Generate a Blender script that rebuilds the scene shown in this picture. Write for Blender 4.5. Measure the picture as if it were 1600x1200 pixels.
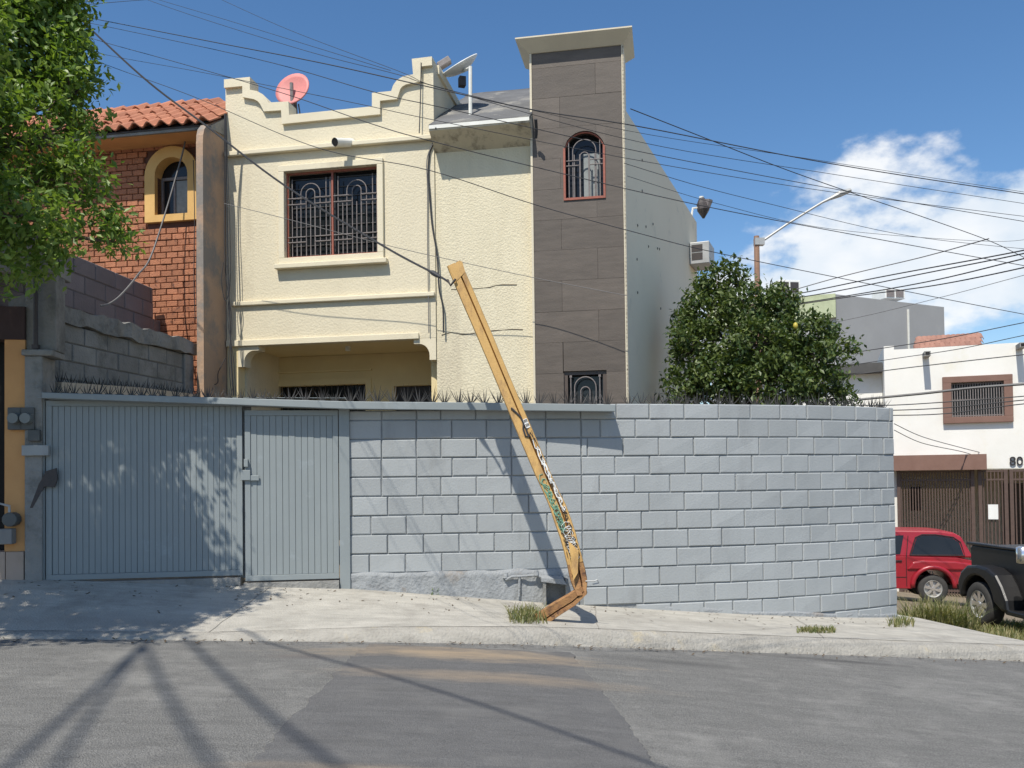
import bpy, bmesh, math, random
import numpy as np
from mathutils import Vector, Matrix
random.seed(7); rng = np.random.default_rng(7)
for o in list(bpy.data.objects): bpy.data.objects.remove(o)
SC = bpy.context.scene; COL = SC.collection
# ------------------------------------------------------------------ camera
EYE = 1.42; FPX = 1350.0; PITCH = 0.021; ROLL = 0.012; SHIFT = 0.0729
F = Vector((0, math.cos(PITCH), math.sin(PITCH)))
R0 = Vector((1, 0, 0)); U0 = Vector((0, -math.sin(PITCH), math.cos(PITCH)))
U = math.cos(ROLL)*U0 + math.sin(ROLL)*R0
RT = math.cos(ROLL)*R0 - math.sin(ROLL)*U0
cd = bpy.data.cameras.new('camera'); cam = bpy.data.objects.new('camera', cd); COL.objects.link(cam)
cd.sensor_width = 36; cd.lens = 36*FPX/1600; cd.shift_y = SHIFT; cd.clip_start = 0.05; cd.clip_end = 2000
M = Matrix((RT, U, -F)).transposed().to_4x4(); M.translation = Vector((0, 0, EYE)); cam.matrix_world = M
SC.camera = cam
# ------------------------------------------------------------------ sky, sun, exposure
SUN = Vector((-0.26, -0.56, 1.0)).normalized()
w = bpy.data.worlds.new('World'); SC.world = w; w.use_nodes = True
nt = w.node_tree; N = nt.nodes; L = nt.links; N.clear()
out = N.new('ShaderNodeOutputWorld'); bg = N.new('ShaderNodeBackground'); bg.inputs[1].default_value = 0.135
sky = N.new('ShaderNodeTexSky'); sky.sky_type = 'NISHITA'; sky.sun_disc = False
sky.sun_elevation = math.asin(SUN.z); sky.sun_rotation = math.atan2(SUN.x, SUN.y)
sky.altitude = 500; sky.air_density = 1.0; sky.dust_density = 0.8; sky.ozone_density = 1.6
tc = N.new('ShaderNodeTexCoord'); sep = N.new('ShaderNodeSeparateXYZ'); L.new(tc.outputs['Generated'], sep.inputs[0])
mp = N.new('ShaderNodeMapping'); mp.inputs['Scale'].default_value = (1, 1, 1.7); mp.inputs['Location'].default_value = (0.3, 0.1, 0.0)
L.new(tc.outputs['Generated'], mp.inputs[0])
def wmath(op, a, b=None, c=None):
    n = N.new('ShaderNodeMath'); n.operation = op
    for i, v in enumerate((a, b, c)):
        if v is None: continue
        if isinstance(v, (int, float)): n.inputs[i].default_value = v
        else: L.new(v, n.inputs[i])
    return n.outputs[0]
nz = N.new('ShaderNodeTexNoise'); nz.inputs['Scale'].default_value = 5.5; nz.inputs['Detail'].default_value = 9; nz.inputs['Roughness'].default_value = 0.56
L.new(mp.outputs[0], nz.inputs['Vector'])
# a cumulus bank low over the roofs, thinning out towards the left and upwards
az = wmath('ARCTAN2', sep.outputs['X'], sep.outputs['Y'])
daz = wmath('ABSOLUTE', wmath('SUBTRACT', az, 0.60))
lob = wmath('SUBTRACT', 1.0, wmath('MULTIPLY', daz, 0.75))
top = wmath('MULTIPLY', lob, 0.335)
hgt = wmath('SUBTRACT', top, sep.outputs['Z'])
cl = wmath('ADD', wmath('MULTIPLY', hgt, 9.0), wmath('MULTIPLY', wmath('SUBTRACT', nz.outputs[0], 0.47), 3.4))
cl = wmath('MINIMUM', cl, wmath('ADD', wmath('MULTIPLY', wmath('SUBTRACT', sep.outputs['Z'], 0.135), 5.0), wmath('MULTIPLY', wmath('SUBTRACT', nz.outputs[0], 0.40), 3.0)))
rmp = N.new('ShaderNodeMapRange'); rmp.interpolation_type = 'SMOOTHSTEP'
rmp.inputs[1].default_value = 0.0; rmp.inputs[2].default_value = 0.42; L.new(cl, rmp.inputs[0])
nz2 = N.new('ShaderNodeTexNoise'); nz2.inputs['Scale'].default_value = 11; nz2.inputs['Detail'].default_value = 7
L.new(mp.outputs[0], nz2.inputs['Vector'])
cr = N.new('ShaderNodeValToRGB'); cr.color_ramp.elements[0].position = 0.3; cr.color_ramp.elements[0].color = (4.9, 5.6, 6.3, 1)
cr.color_ramp.elements[1].position = 0.62; cr.color_ramp.elements[1].color = (6.8, 6.9, 7.0, 1); L.new(nz2.outputs[0], cr.inputs[0])
mx = N.new('ShaderNodeMix'); mx.data_type = 'RGBA'
fac = wmath('MULTIPLY', rmp.outputs[0], 0.92)
hsv = N.new('ShaderNodeHueSaturation'); hsv.inputs['Saturation'].default_value = 1.22; hsv.inputs['Value'].default_value = 1.0
L.new(sky.outputs[0], hsv.inputs['Color'])
L.new(fac, mx.inputs[0]); L.new(hsv.outputs[0], mx.inputs[6]); L.new(cr.outputs[0], mx.inputs[7])
L.new(mx.outputs[2], bg.inputs[0]); L.new(bg.outputs[0], out.inputs[0])
sl = bpy.data.lights.new('sun', 'SUN'); sl.energy = 5.0; sl.angle = math.radians(0.53); sl.color = (1, 0.95, 0.86)
so = bpy.data.objects.new('sun', sl); COL.objects.link(so); so.location = (-20, -30, 60)
so.rotation_euler = SUN.to_track_quat('Z', 'Y').to_euler()
vs = SC.view_settings; vs.view_transform = 'Standard'; vs.look = 'None'; vs.exposure = 0.14; vs.gamma = 1; vs.use_curve_mapping = False
SC.render.resolution_x = 1024; SC.render.resolution_y = 768
# ------------------------------------------------------------------ pixel helpers (photo is 1600x1200)
def ray(x, y):
    return F + ((x-800)/FPX)*RT + ((600-y+1600*SHIFT)/FPX)*U
def at(x, y, Y):
    d = ray(x, y); return Vector((0, 0, EYE)) + d*(Y/d.y)
# ------------------------------------------------------------------ materials
MATS = {}
def mat(name, c, rough=0.8, c2=None, ns=3.0, amt=0.5, bump=0.0, bs=60.0, metal=0.0, rnd=0.0, spec=0.5, detail=6, streak=0.0, dirt=None, ds=1.2, dlo=.55, dhi=.7):
    if name in MATS: return MATS[name]
    m = bpy.data.materials.new(name); m.use_nodes = True; MATS[name] = m
    t = m.node_tree; n = t.nodes; l = t.links
    b = n['Principled BSDF']; b.inputs['Roughness'].default_value = rough; b.inputs['Metallic'].default_value = metal
    b.inputs['Specular IOR Level'].default_value = spec
    g = n.new('ShaderNodeNewGeometry'); pos = g.outputs['Position']
    c2 = c2 or tuple(v*0.78 for v in c)
    nz = n.new('ShaderNodeTexNoise'); nz.inputs['Scale'].default_value = ns; nz.inputs['Detail'].default_value = detail; nz.inputs['Roughness'].default_value = .62
    v = pos
    if streak:
        mp = n.new('ShaderNodeMapping'); mp.inputs['Scale'].default_value = (1, 1, streak); l.new(pos, mp.inputs[0]); v = mp.outputs[0]
    l.new(v, nz.inputs['Vector'])
    mr = n.new('ShaderNodeMapRange'); mr.inputs[1].default_value = .5-.28*amt-.02; mr.inputs[2].default_value = .5+.28*amt+.02; l.new(nz.outputs[0], mr.inputs[0])
    mx = n.new('ShaderNodeMix'); mx.data_type = 'RGBA'; mx.inputs[6].default_value = (*c, 1); mx.inputs[7].default_value = (*c2, 1); l.new(mr.outputs[0], mx.inputs[0])
    col = mx.outputs[2]
    if dirt:
        nd = n.new('ShaderNodeTexNoise'); nd.inputs['Scale'].default_value = ds; nd.inputs['Detail'].default_value = 8; nd.inputs['Roughness'].default_value = .7; l.new(v, nd.inputs['Vector'])
        md = n.new('ShaderNodeMapRange'); md.inputs[1].default_value = dlo; md.inputs[2].default_value = dhi; l.new(nd.outputs[0], md.inputs[0])
        m2 = n.new('ShaderNodeMix'); m2.data_type = 'RGBA'; l.new(md.outputs[0], m2.inputs[0]); l.new(col, m2.inputs[6]); m2.inputs[7].default_value = (*dirt, 1); col = m2.outputs[2]
    if rnd:
        oi = n.new('ShaderNodeObjectInfo'); hs = n.new('ShaderNodeHueSaturation')
        r2 = n.new('ShaderNodeMapRange'); r2.inputs[3].default_value = 1-rnd; r2.inputs[4].default_value = 1+rnd; l.new(oi.outputs['Random'], r2.inputs[0])
        l.new(r2.outputs[0], hs.inputs['Value']); l.new(col, hs.inputs['Color']); col = hs.outputs[0]
    l.new(col, b.inputs['Base Color'])
    if bump:
        nb = n.new('ShaderNodeTexNoise'); nb.inputs['Scale'].default_value = bs; nb.inputs['Detail'].default_value = 5; l.new(pos, nb.inputs['Vector'])
        bp = n.new('ShaderNodeBump'); bp.inputs['Strength'].default_value = min(1, bump); bp.inputs['Distance'].default_value = 0.02*max(1, bump); l.new(nb.outputs[0], bp.inputs['Height']); l.new(bp.outputs[0], b.inputs['Normal'])
    return m
def leafmat(name, c, c2, trans=0.35):
    m = bpy.data.materials.new(name); m.use_nodes = True; t = m.node_tree; n = t.nodes; l = t.links; MATS[name] = m
    b = n['Principled BSDF']; b.inputs['Roughness'].default_value = .45; b.inputs['Specular IOR Level'].default_value = .4
    g = n.new('ShaderNodeNewGeometry')
    mx = n.new('ShaderNodeMix'); mx.data_type = 'RGBA'; mx.inputs[6].default_value = (*c, 1); mx.inputs[7].default_value = (*c2, 1); l.new(g.outputs['Random Per Island'], mx.inputs[0])
    l.new(mx.outputs[2], b.inputs['Base Color'])
    tr = n.new('ShaderNodeBsdfTranslucent'); tc = n.new('ShaderNodeMix'); tc.data_type = 'RGBA'; tc.blend_type = 'MULTIPLY'; tc.inputs[0].default_value = 1
    l.new(mx.outputs[2], tc.inputs[6]); tc.inputs[7].default_value = (1.5, 1.6, .6, 1); l.new(tc.outputs[2], tr.inputs[0])
    ms = n.new('ShaderNodeMixShader'); ms.inputs[0].default_value = trans; l.new(b.outputs[0], ms.inputs[1]); l.new(tr.outputs[0], ms.inputs[2])
    l.new(ms.outputs[0], n['Material Output'].inputs[0]); return m
CREAM = mat('cream_stucco', (.70, .625, .455), .92, (.63, .56, .405), 2.2, .8, .36, 36, dirt=(.50, .44, .32), ds=1.3, dlo=.56, dhi=.8, streak=.28)
CREAMS = mat('cream_trim', (.72, .645, .475), .85, (.65, .58, .42), 3, .8, .15, 60, dirt=(.52, .46, .34), ds=2, dlo=.57, dhi=.8)
ROUGHC = mat('rough_cream_stucco', (.70, .63, .455), .95, (.62, .555, .395), 6, .8, .5, 40, dirt=(.48, .42, .31), ds=1.8, dlo=.55, dhi=.8, streak=.25)
SIDEW = mat('pale_side_plaster', (.87, .76, .57), .92, (.81, .70, .52), .8, .8, .12, 30, dirt=(.50, .47, .38), ds=1.6, dlo=.6, dhi=.85)
OCHRE = mat('ochre_plaster', (.74, .62, .36), .9, (.68, .56, .32), 2, .6, .15, 40)
TILE = mat('brown_stone_tile', (.082, .067, .054), .65, (.125, .103, .084), 3.5, .9, .12, 50, rnd=.12, streak=5, dirt=(.13, .105, .085), ds=2.0, dlo=.52, dhi=.75)
GROUT = mat('tile_grout', (.42, .37, .31), .9)
LIDM = mat('tower_cap_paint', (.66, .59, .44), .85, (.60, .53, .40), 3, .6, .1, 40)
REDI = mat('rust_red_iron', (.36, .10, .06), .6, (.22, .075, .05), 20, .6)
GREYI = mat('grey_iron', (.23, .21, .20), .6, (.16, .13, .12), 20, .6)
DARKI = mat('dark_iron', (.035, .033, .033), .6, (.06, .045, .04), 30, .6)
GLASS = mat('dark_glass', (.012, .014, .016), .12, (.02, .022, .025), 1, .5, spec=.35)
DARKIN = mat('dark_interior', (.012, .011, .010), .9)
CURT = mat('pale_curtain', (.32, .34, .33), .9, (.20, .22, .22), 12, .8)
BLOCK = mat('painted_block', (.355, .372, .372), .85, (.30, .316, .318), 2.4, .9, .16, 50, rnd=.06, dirt=(.262, .27, .268), ds=2.6, dlo=.54, dhi=.78, streak=.3)
MORT = mat('painted_mortar', (.29, .303, .305), .9, (.21, .22, .225), 6, .8, .6, 50)
FOOT = mat('rough_footing', (.31, .322, .325), .95, (.235, .245, .25), 6, .9, .7, 34, dirt=(.24, .21, .18), ds=3, dlo=.56, dhi=.7)
GATE = mat('gate_paint', (.265, .292, .292), .55, (.232, .258, .26), 1.6, .8, .06, 90, spec=.4, dirt=(.33, .37, .39), ds=3, dlo=.6, dhi=.8)
SPIKE = mat('spike_steel', (.032, .033, .034), .6, (.055, .05, .046), 30, .7, metal=.2)
GREYB = mat('raw_grey_block', (.30, .295, .275), .95, (.19, .188, .175), 3.5, .9, .6, 40, rnd=.1, dirt=(.11, .11, .10), ds=2, dlo=.5, dhi=.7)
GREYM = mat('raw_mortar', (.17, .17, .16), .95, (.11, .11, .105), 5, .9, .8, 30)
CONC = mat('raw_concrete', (.30, .295, .275), .95, (.19, .185, .17), 3, .9, .8, 24, dirt=(.12, .12, .11), ds=3, dlo=.52, dhi=.7)
PURB = mat('mauve_grey_block', (.235, .205, .21), .95, (.185, .16, .165), 3, .8, .5, 40, rnd=.08)
PURM = mat('mauve_mortar', (.15, .135, .135), .95)
BRICK = mat('red_brick', (.44, .185, .095), .9, (.30, .115, .06), 9, .9, .5, 60, rnd=.2, dirt=(.10, .045, .03), ds=16, dlo=.56, dhi=.68)
BRICKM = mat('brick_mortar', (.13, .06, .045), .95)
PEACH = mat('peeling_peach_plaster', (.44, .30, .20), .93, (.37, .25, .17), 2, .7, .25, 30, dirt=(.23, .205, .18), ds=1.5, dlo=.47, dhi=.60)
ORANGE = mat('orange_plaster', (.62, .33, .13), .9, (.54, .28, .11), 3, .6, .15, 40)
YELLOWF = mat('yellow_ochre_surround', (.68, .42, .15), .85, (.60, .36, .12), 4, .6, .1, 40)
CLAY = mat('clay_tile', (.47, .195, .105), .8, (.35, .135, .075), 5, .8, .2, 50, rnd=.16)
ASPH = mat('road_surface', (.25, .243, .224), .9, (.115, .112, .104), 95, .5, 1.0, 120, dirt=(.30, .29, .265), ds=1.1, dlo=.5, dhi=.75)
PATCH = mat('asphalt_patch', (.142, .139, .134), .88, (.085, .083, .081), 95, .5, .6, 130, dirt=(.155, .15, .14), ds=.9, dlo=.5, dhi=.75)
def road_wear(m, spots):                                              # long tyre scuffs and spilt sand or oil with their own outlines
    t = m.node_tree; n = t.nodes; l = t.links; b = n['Principled BSDF']; col = b.inputs['Base Color'].links[0].from_socket
    g = n.new('ShaderNodeNewGeometry')
    mp = n.new('ShaderNodeMapping'); mp.inputs['Scale'].default_value = (1.1, 4.5, 1); mp.inputs['Rotation'].default_value = (0, 0, .03); l.new(g.outputs['Position'], mp.inputs[0])
    nz = n.new('ShaderNodeTexNoise'); nz.inputs['Scale'].default_value = 2.2; nz.inputs['Detail'].default_value = 9; nz.inputs['Roughness'].default_value = .75; l.new(mp.outputs[0], nz.inputs['Vector'])
    mr = n.new('ShaderNodeMapRange'); mr.inputs[1].default_value = .3; mr.inputs[2].default_value = .7; mr.inputs[3].default_value = .80; mr.inputs[4].default_value = 1.2; l.new(nz.outputs[0], mr.inputs[0])
    mm = n.new('ShaderNodeVectorMath'); mm.operation = 'SCALE'; l.new(col, mm.inputs[0]); l.new(mr.outputs[0], mm.inputs[3]); col = mm.outputs[0]
    for (c, rad, colr, k) in spots:
        m1 = n.new('ShaderNodeVectorMath'); m1.operation = 'SUBTRACT'; l.new(g.outputs['Position'], m1.inputs[0]); m1.inputs[1].default_value = (*c, 0)
        m2 = n.new('ShaderNodeVectorMath'); m2.operation = 'MULTIPLY'; l.new(m1.outputs[0], m2.inputs[0]); m2.inputs[1].default_value = (1/rad[0], 1/rad[1], 0)
        m3 = n.new('ShaderNodeVectorMath'); m3.operation = 'LENGTH'; l.new(m2.outputs[0], m3.inputs[0])
        a1 = n.new('ShaderNodeMath'); a1.operation = 'MULTIPLY_ADD'; l.new(nz.outputs[0], a1.inputs[0]); a1.inputs[1].default_value = 2.2; a1.inputs[2].default_value = -.55
        a2 = n.new('ShaderNodeMath'); a2.operation = 'SUBTRACT'; l.new(a1.outputs[0], a2.inputs[0]); l.new(m3.outputs['Value'], a2.inputs[1])
        m4 = n.new('ShaderNodeMapRange'); m4.inputs[1].default_value = -.45; m4.inputs[2].default_value = .5; m4.inputs[4].default_value = k; l.new(a2.outputs[0], m4.inputs[0])
        mx = n.new('ShaderNodeMix'); mx.data_type = 'RGBA'; l.new(m4.outputs[0], mx.inputs[0]); l.new(col, mx.inputs[6]); mx.inputs[7].default_value = (*colr, 1); col = mx.outputs[2]
    l.new(col, b.inputs['Base Color'])
SPOTS = [((-.45, 6.85), (1.5, .30), (.36, .27, .17), .75), ((-.2, 6.1), (1.4, .22), (.33, .25, .165), .5), ((1.4, 7.2), (.9, .14), (.07, .068, .065), .6), ((3.0, 7.95), (1.0, .10), (.06, .057, .054), .7), ((-1.6, 6.6), (.5, .12), (.13, .11, .10), .5), ((-.6, 4.1), (1.1, .12), (.33, .25, .16), .4)]
road_wear(ASPH, SPOTS); road_wear(PATCH, SPOTS)
SAND = mat('sand_film', (.33, .255, .175), .95, (.25, .21, .165), 14, .9, .3, 90)
SIDE = mat('pavement_concrete', (.44, .415, .36), .92, (.32, .302, .262), 3.6, 1.0, .5, 60, dirt=(.27, .25, .215), ds=2.3, dlo=.50, dhi=.72)
KERB = mat('kerb_concrete', (.37, .348, .303), .93, (.25, .233, .20), 5, 1.0, .8, 40, dirt=(.43, .36, .23), ds=2.6, dlo=.58, dhi=.74)
road_wear(SIDE, [((-3.6, 7.6), (1.6, .3), (.24, .22, .19), .5), ((2.0, 8.6), (1.2, .25), (.25, .23, .195), .5)]); road_wear(KERB, [])
DIRT = mat('earth', (.24, .19, .13), .95, (.17, .135, .09), 2, .9, .6, 30)
YELP = mat('yellow_post_paint', (.60, .375, .125), .7, (.46, .27, .09), 14, .9, .12, 60, dirt=(.24, .135, .065), ds=9, dlo=.50, dhi=.70, streak=.3)
RUST = mat('rusty_steel', (.24, .105, .045), .8, (.40, .23, .085), 9, .9, .4, 60, dirt=(.10, .05, .03), ds=14, dlo=.52, dhi=.66)
BLACK = mat('black_rubber', (.012, .012, .012), .65)
CABLE = mat('black_cable', (.035, .036, .04), .7)
GREYC = mat('grey_cable', (.16, .155, .15), .7)
WHITEP = mat('white_paint', (.78, .78, .75), .7, (.70, .70, .66), 5, .6)
GREENP = mat('green_spray', (.20, .40, .28), .7)
INKP = mat('black_spray', (.03, .028, .03), .7)
PVC = mat('white_pvc', (.75, .74, .68), .5, (.66, .65, .58), 6, .6)
DISHR = mat('faded_red_dish', (.62, .22, .20), .6, (.52, .17, .15), 4, .6)
DISHW = mat('white_dish', (.72, .72, .69), .5, (.60, .60, .56), 5, .7)
MEMB = mat('grey_roof_membrane', (.165, .165, .165), .92, (.10, .10, .10), 2.4, .9, .5, 12, dirt=(.30, .285, .25), ds=1.3, dlo=.53, dhi=.68, spec=.2)
WHITEW = mat('white_house_wall', (.79, .775, .72), .92, (.73, .71, .65), 1.2, .7, .1, 30, dirt=(.70, .66, .52), ds=.8, dlo=.58, dhi=.8)
BROWNP = mat('brown_trim', (.215, .125, .095), .85, (.18, .10, .075), 3, .6)
BROWNI = mat('brown_iron', (.105, .068, .052), .6, (.08, .05, .04), 10, .6)
GREYW = mat('grey_render_wall', (.33, .33, .33), .93, (.29, .29, .285), .6, .8, .1, 20, dirt=(.36, .36, .35), ds=.7, dlo=.55, dhi=.8)
GREENB = mat('pale_green_fascia', (.46, .50, .32), .9)
CARR = mat('red_car_paint', (.31, .012, .022), .34, (.27, .011, .02), 2, .5, spec=.6)
CARB = mat('black_car_paint', (.010, .010, .011), .42, (.016, .015, .015), 3, .6, spec=.5)
CHROME = mat('chrome', (.80, .80, .80), .18, (.62, .62, .62), 12, .8, metal=.85)
TYRE = mat('tyre', (.03, .029, .028), .85, (.05, .048, .045), 12, .8)
METER = mat('grey_meter', (.10, .105, .10), .6)
BARK = mat('bark', (.13, .10, .075), .95, (.08, .06, .045), 8, .9, .8, 40)
LEAFA = leafmat('bright_leaf', (.08, .15, .028), (.23, .31, .07), .33)
LEAFB = leafmat('citrus_leaf', (.032, .066, .018), (.13, .165, .045), .2)
GRASSM = leafmat('dry_grass', (.09, .125, .035), (.30, .26, .13), .25)
LEMON = mat('lemon_peel', (.52, .42, .06), .5)
LAMPP = mat('rusted_lamp_pole', (.34, .20, .13), .75, (.25, .14, .09), 6, .8)
GALV = mat('galvanised_steel', (.45, .45, .43), .5, (.36, .36, .35), 6, .7, metal=.3)
# ------------------------------------------------------------------ mesh builders
class MB:
    def __init__(s): s.v = []; s.f = []
    def add(s, vs, fs):
        k = len(s.v); s.v += [Vector(p) for p in vs]; s.f += [tuple(i+k for i in f) for f in fs]; return s
    def hexa(s, a, b):                                            # a, b: 4-point loops, a faces the viewer
        return s.add(list(a)+list(b), [(0,1,2,3), (7,6,5,4), (0,4,5,1), (1,5,6,2), (2,6,7,3), (3,7,4,0)])
    def box(s, c, sz, rz=0):
        x, y, z = (v/2 for v in sz); m = Matrix.Rotation(rz, 3, 'Z'); c = Vector(c)
        p = lambda *q: c + m @ Vector(q)
        return s.hexa([p(-x,-y,-z), p(x,-y,-z), p(x,-y,z), p(-x,-y,z)], [p(-x,y,-z), p(x,y,-z), p(x,y,z), p(-x,y,z)])
    def prism(s, pts, off):                                       # planar polygon swept by off
        n = len(pts); off = Vector(off); a = [Vector(p) for p in pts]
        return s.add(a+[p+off for p in a], [tuple(range(n)), tuple(range(2*n-1, n-1, -1))] + [(i, i+n, (i+1) % n+n, (i+1) % n) for i in range(n)])
    def tube(s, pts, r, seg=6, cap=True):
        pts = [Vector(p) for p in pts]; n = len(pts); rs = r if isinstance(r, (list, tuple)) else [r]*n
        vs = []; prev = None
        for i, p in enumerate(pts):
            d = (pts[min(i+1, n-1)]-pts[max(i-1, 0)]).normalized()
            if prev is None:
                a = d.orthogonal().normalized()
            else:
                a = (prev - d*prev.dot(d)).normalized()
            prev = a; b = d.cross(a)
            vs += [p + rs[i]*(math.cos(t)*a + math.sin(t)*b) for t in (2*math.pi*k/seg for k in range(seg))]
        fs = [(i*seg+k, i*seg+(k+1) % seg, (i+1)*seg+(k+1) % seg, (i+1)*seg+k) for i in range(n-1) for k in range(seg)]
        if cap: fs += [tuple(range(seg-1, -1, -1)), tuple((n-1)*seg+k for k in range(seg))]
        return s.add(vs, fs)
    def loft(s, loops, cap=True):
        n = len(loops[0]); vs = [p for l in loops for p in l]
        fs = [(i*n+k, i*n+(k+1) % n, (i+1)*n+(k+1) % n, (i+1)*n+k) for i in range(len(loops)-1) for k in range(n)]
        if cap: fs += [tuple(range(n-1, -1, -1)), tuple((len(loops)-1)*n+k for k in range(n))]
        return s.add(vs, fs)
    def build(s, name, m, parent=None, smooth=False, bevel=0.0, origin=None):
        vs = s.v
        if origin is None:
            lo = Vector([min(p[i] for p in vs) for i in range(3)]); hi = Vector([max(p[i] for p in vs) for i in range(3)])
            origin = Vector(((lo.x+hi.x)/2, (lo.y+hi.y)/2, lo.z))
        me = bpy.data.meshes.new(name); me.from_pydata([tuple(p-origin) for p in vs], [], s.f)
        bm = bmesh.new(); bm.from_mesh(me); bmesh.ops.recalc_face_normals(bm, faces=bm.faces); bm.to_mesh(me); bm.free()
        me.materials.append(m)
        if smooth: me.shade_smooth()
        o = bpy.data.objects.new(name, me); COL.objects.link(o)
        place(o, origin, parent)
        if bevel:
            b = o.modifiers.new('bevel', 'BEVEL'); b.width = bevel; b.segments = 2; b.limit_method = 'ANGLE'; b.angle_limit = math.radians(35)
        return o
WPOS = {}
def place(o, origin, parent):
    WPOS[o.name] = Vector(origin)
    if parent is not None: o.parent = parent; o.location = Vector(origin)-WPOS[parent.name]
    else: o.location = origin
def tag(o, label=None, cat=None, group=None, kind=None):
    for k, v in (('label', label), ('category', cat), ('group', group), ('kind', kind)):
        if v: o[k] = v
    return o
def thing(name, loc, label, cat, group=None):
    o = bpy.data.objects.new(name, None); COL.objects.link(o); o.empty_display_size = .2; place(o, Vector(loc), None)
    return tag(o, label, cat, group)
def inst(name, src, origin, parent, rot=None, scale=None):            # another object on the same mesh
    o = bpy.data.objects.new(name, src.data); COL.objects.link(o); place(o, origin, parent)
    if rot: o.rotation_euler = rot
    if scale: o.scale = scale
    return o
class Plane:                                                         # a vertical facade: u along it, o outward, z up
    def __init__(s, P, ang):
        s.P = Vector((P[0], P[1], 0)); s.d = Vector((math.cos(ang), -math.sin(ang), 0)); s.n = Vector((-math.sin(ang), -math.cos(ang), 0)); s.ang = ang
    def uz(s, x, y, o=0.0):
        d = ray(x, y); e = Vector((0, 0, EYE)); q = s.P+s.n*o
        t = (q-e).dot(s.n)/d.dot(s.n); p = e+d*t; return ((p-s.P).dot(s.d), p.z)
    def w(s, u, z, o=0.0): return s.P + s.d*u + s.n*o + Vector((0, 0, z))
    def box(s, mb, u0, u1, z0, z1, o0, o1):
        a = [s.w(u0,z0,o1), s.w(u1,z0,o1), s.w(u1,z1,o1), s.w(u0,z1,o1)]; b = [s.w(u0,z0,o0), s.w(u1,z0,o0), s.w(u1,z1,o0), s.w(u0,z1,o0)]
        return mb.hexa(a, b)
    def bevbox(s, mb, u0, u1, z0, z1, o0, o1, b=.006):
        q = lambda i, o: [s.w(u0+i,z0+i,o), s.w(u1-i,z0+i,o), s.w(u1-i,z1-i,o), s.w(u0+i,z1-i,o)]
        return mb.loft([q(0, o0), q(0, o1-b), q(b, o1)])
    def poly(s, mb, uz, o0, o1): return mb.prism([s.w(u, z, o1) for u, z in uz], -s.n*(o1-o0))
# ------------------------------------------------------------------ ground heights
RX = [-60, -20, -6, -4.3, -1, 0, 2, 5.2, 14, 20, 60]; RZ = [.9, .35, .16, .14, .06, 0, -.20, -.51, -1.34, -1.6, -2.2]
def R(x): return float(np.interp(x, RX, RZ))
def gh(x, y): return R(x) - .06*min(max(0., y-8.8), 30)*(1 if x > 4.4 else max(0, min(1, (x-3.4))))
def S(x): return float(np.interp(x, [-12, -5, -4.65, -1.75, .7, 4.5, 5.4, 12], [.66, .49, .47, .29, .04, -.31, -.42, -.9]))
def KY(x): return float(np.interp(x, [-30, -5, -1, 0, 2, 5.2, 8], [7.15, 7.2, 7.25, 7.42, 7.98, 8.85, 9.6]))
wx = np.array([-1.77, -.576, .69, 1.395, 2.12, 2.87, 3.67, 4.1, 4.6]); wy = np.array([9.03, 9.14, 9.27, 9.38, 9.52, 9.69, 9.95, 10.13, 10.42])
WP = np.polyfit(wx, wy, 4)
def WY(x):
    if x < -1.77: return 9.03+(x+1.77)*(.43/2.88)
    return float(np.polyval(WP, min(x, 4.6)))
def onwall(px, py):
    Y = 9.3
    for _ in range(12): p = at(px, py, Y); Y = WY(p.x)
    return at(px, py, Y)
def sheet(name, xs, ys, zf, m, kind='structure', label=None):
    mb = MB(); nx, ny = len(xs), len(ys)
    mb.v = [Vector((x, y, zf(x, y))) for y in ys for x in xs]
    mb.f = [(j*nx+i, j*nx+i+1, (j+1)*nx+i+1, (j+1)*nx+i) for j in range(ny-1) for i in range(nx-1)]
    o = mb.build(name, m, origin=Vector((0, 0, 0))); o['kind'] = kind; return o
def lin(a, b, n): return [a+(b-a)*i/(n-1) for i in range(n)]
# ------------------------------------------------------------------ ground, road, pavement
GX = [-500, -200, -80, -40, -20] + lin(-14, 22, 73) + [30, 45, 80, 200, 500]
GY = [-300, -100, -40, -20] + lin(-8, 34, 57) + [45, 70, 120, 300, 700]
sheet('ground', GX, GY, lambda x, y: gh(x, y)-.07, DIRT)
rxs = lin(-40, -14, 8)[:-1] + lin(-14, 14, 113) + lin(14, 40, 8)[1:]
mb = MB(); nr = 24
for j in range(nr):
    t = j/(nr-1)
    for x in rxs:
        y = -14+(KY(x)+.03+14)*t; mb.v.append(Vector((x, y, gh(x, y) - .012*math.exp(-((KY(x)-y)/.35)**2))))
nx = len(rxs); mb.f = [(j*nx+i, j*nx+i+1, (j+1)*nx+i+1, (j+1)*nx+i) for j in range(nr-1) for i in range(nx-1)]
tag(mb.build('road', ASPH, origin=Vector((0, 0, 0))), kind='structure')
def road_pt(px, py, lift):
    z = -.1
    for _ in range(25):
        d = ray(px, py); t = (z+lift-EYE)/d.z; p = Vector((0, 0, EYE))+d*t; z = gh(p.x, min(p.y, 8.7))
    return p
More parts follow.
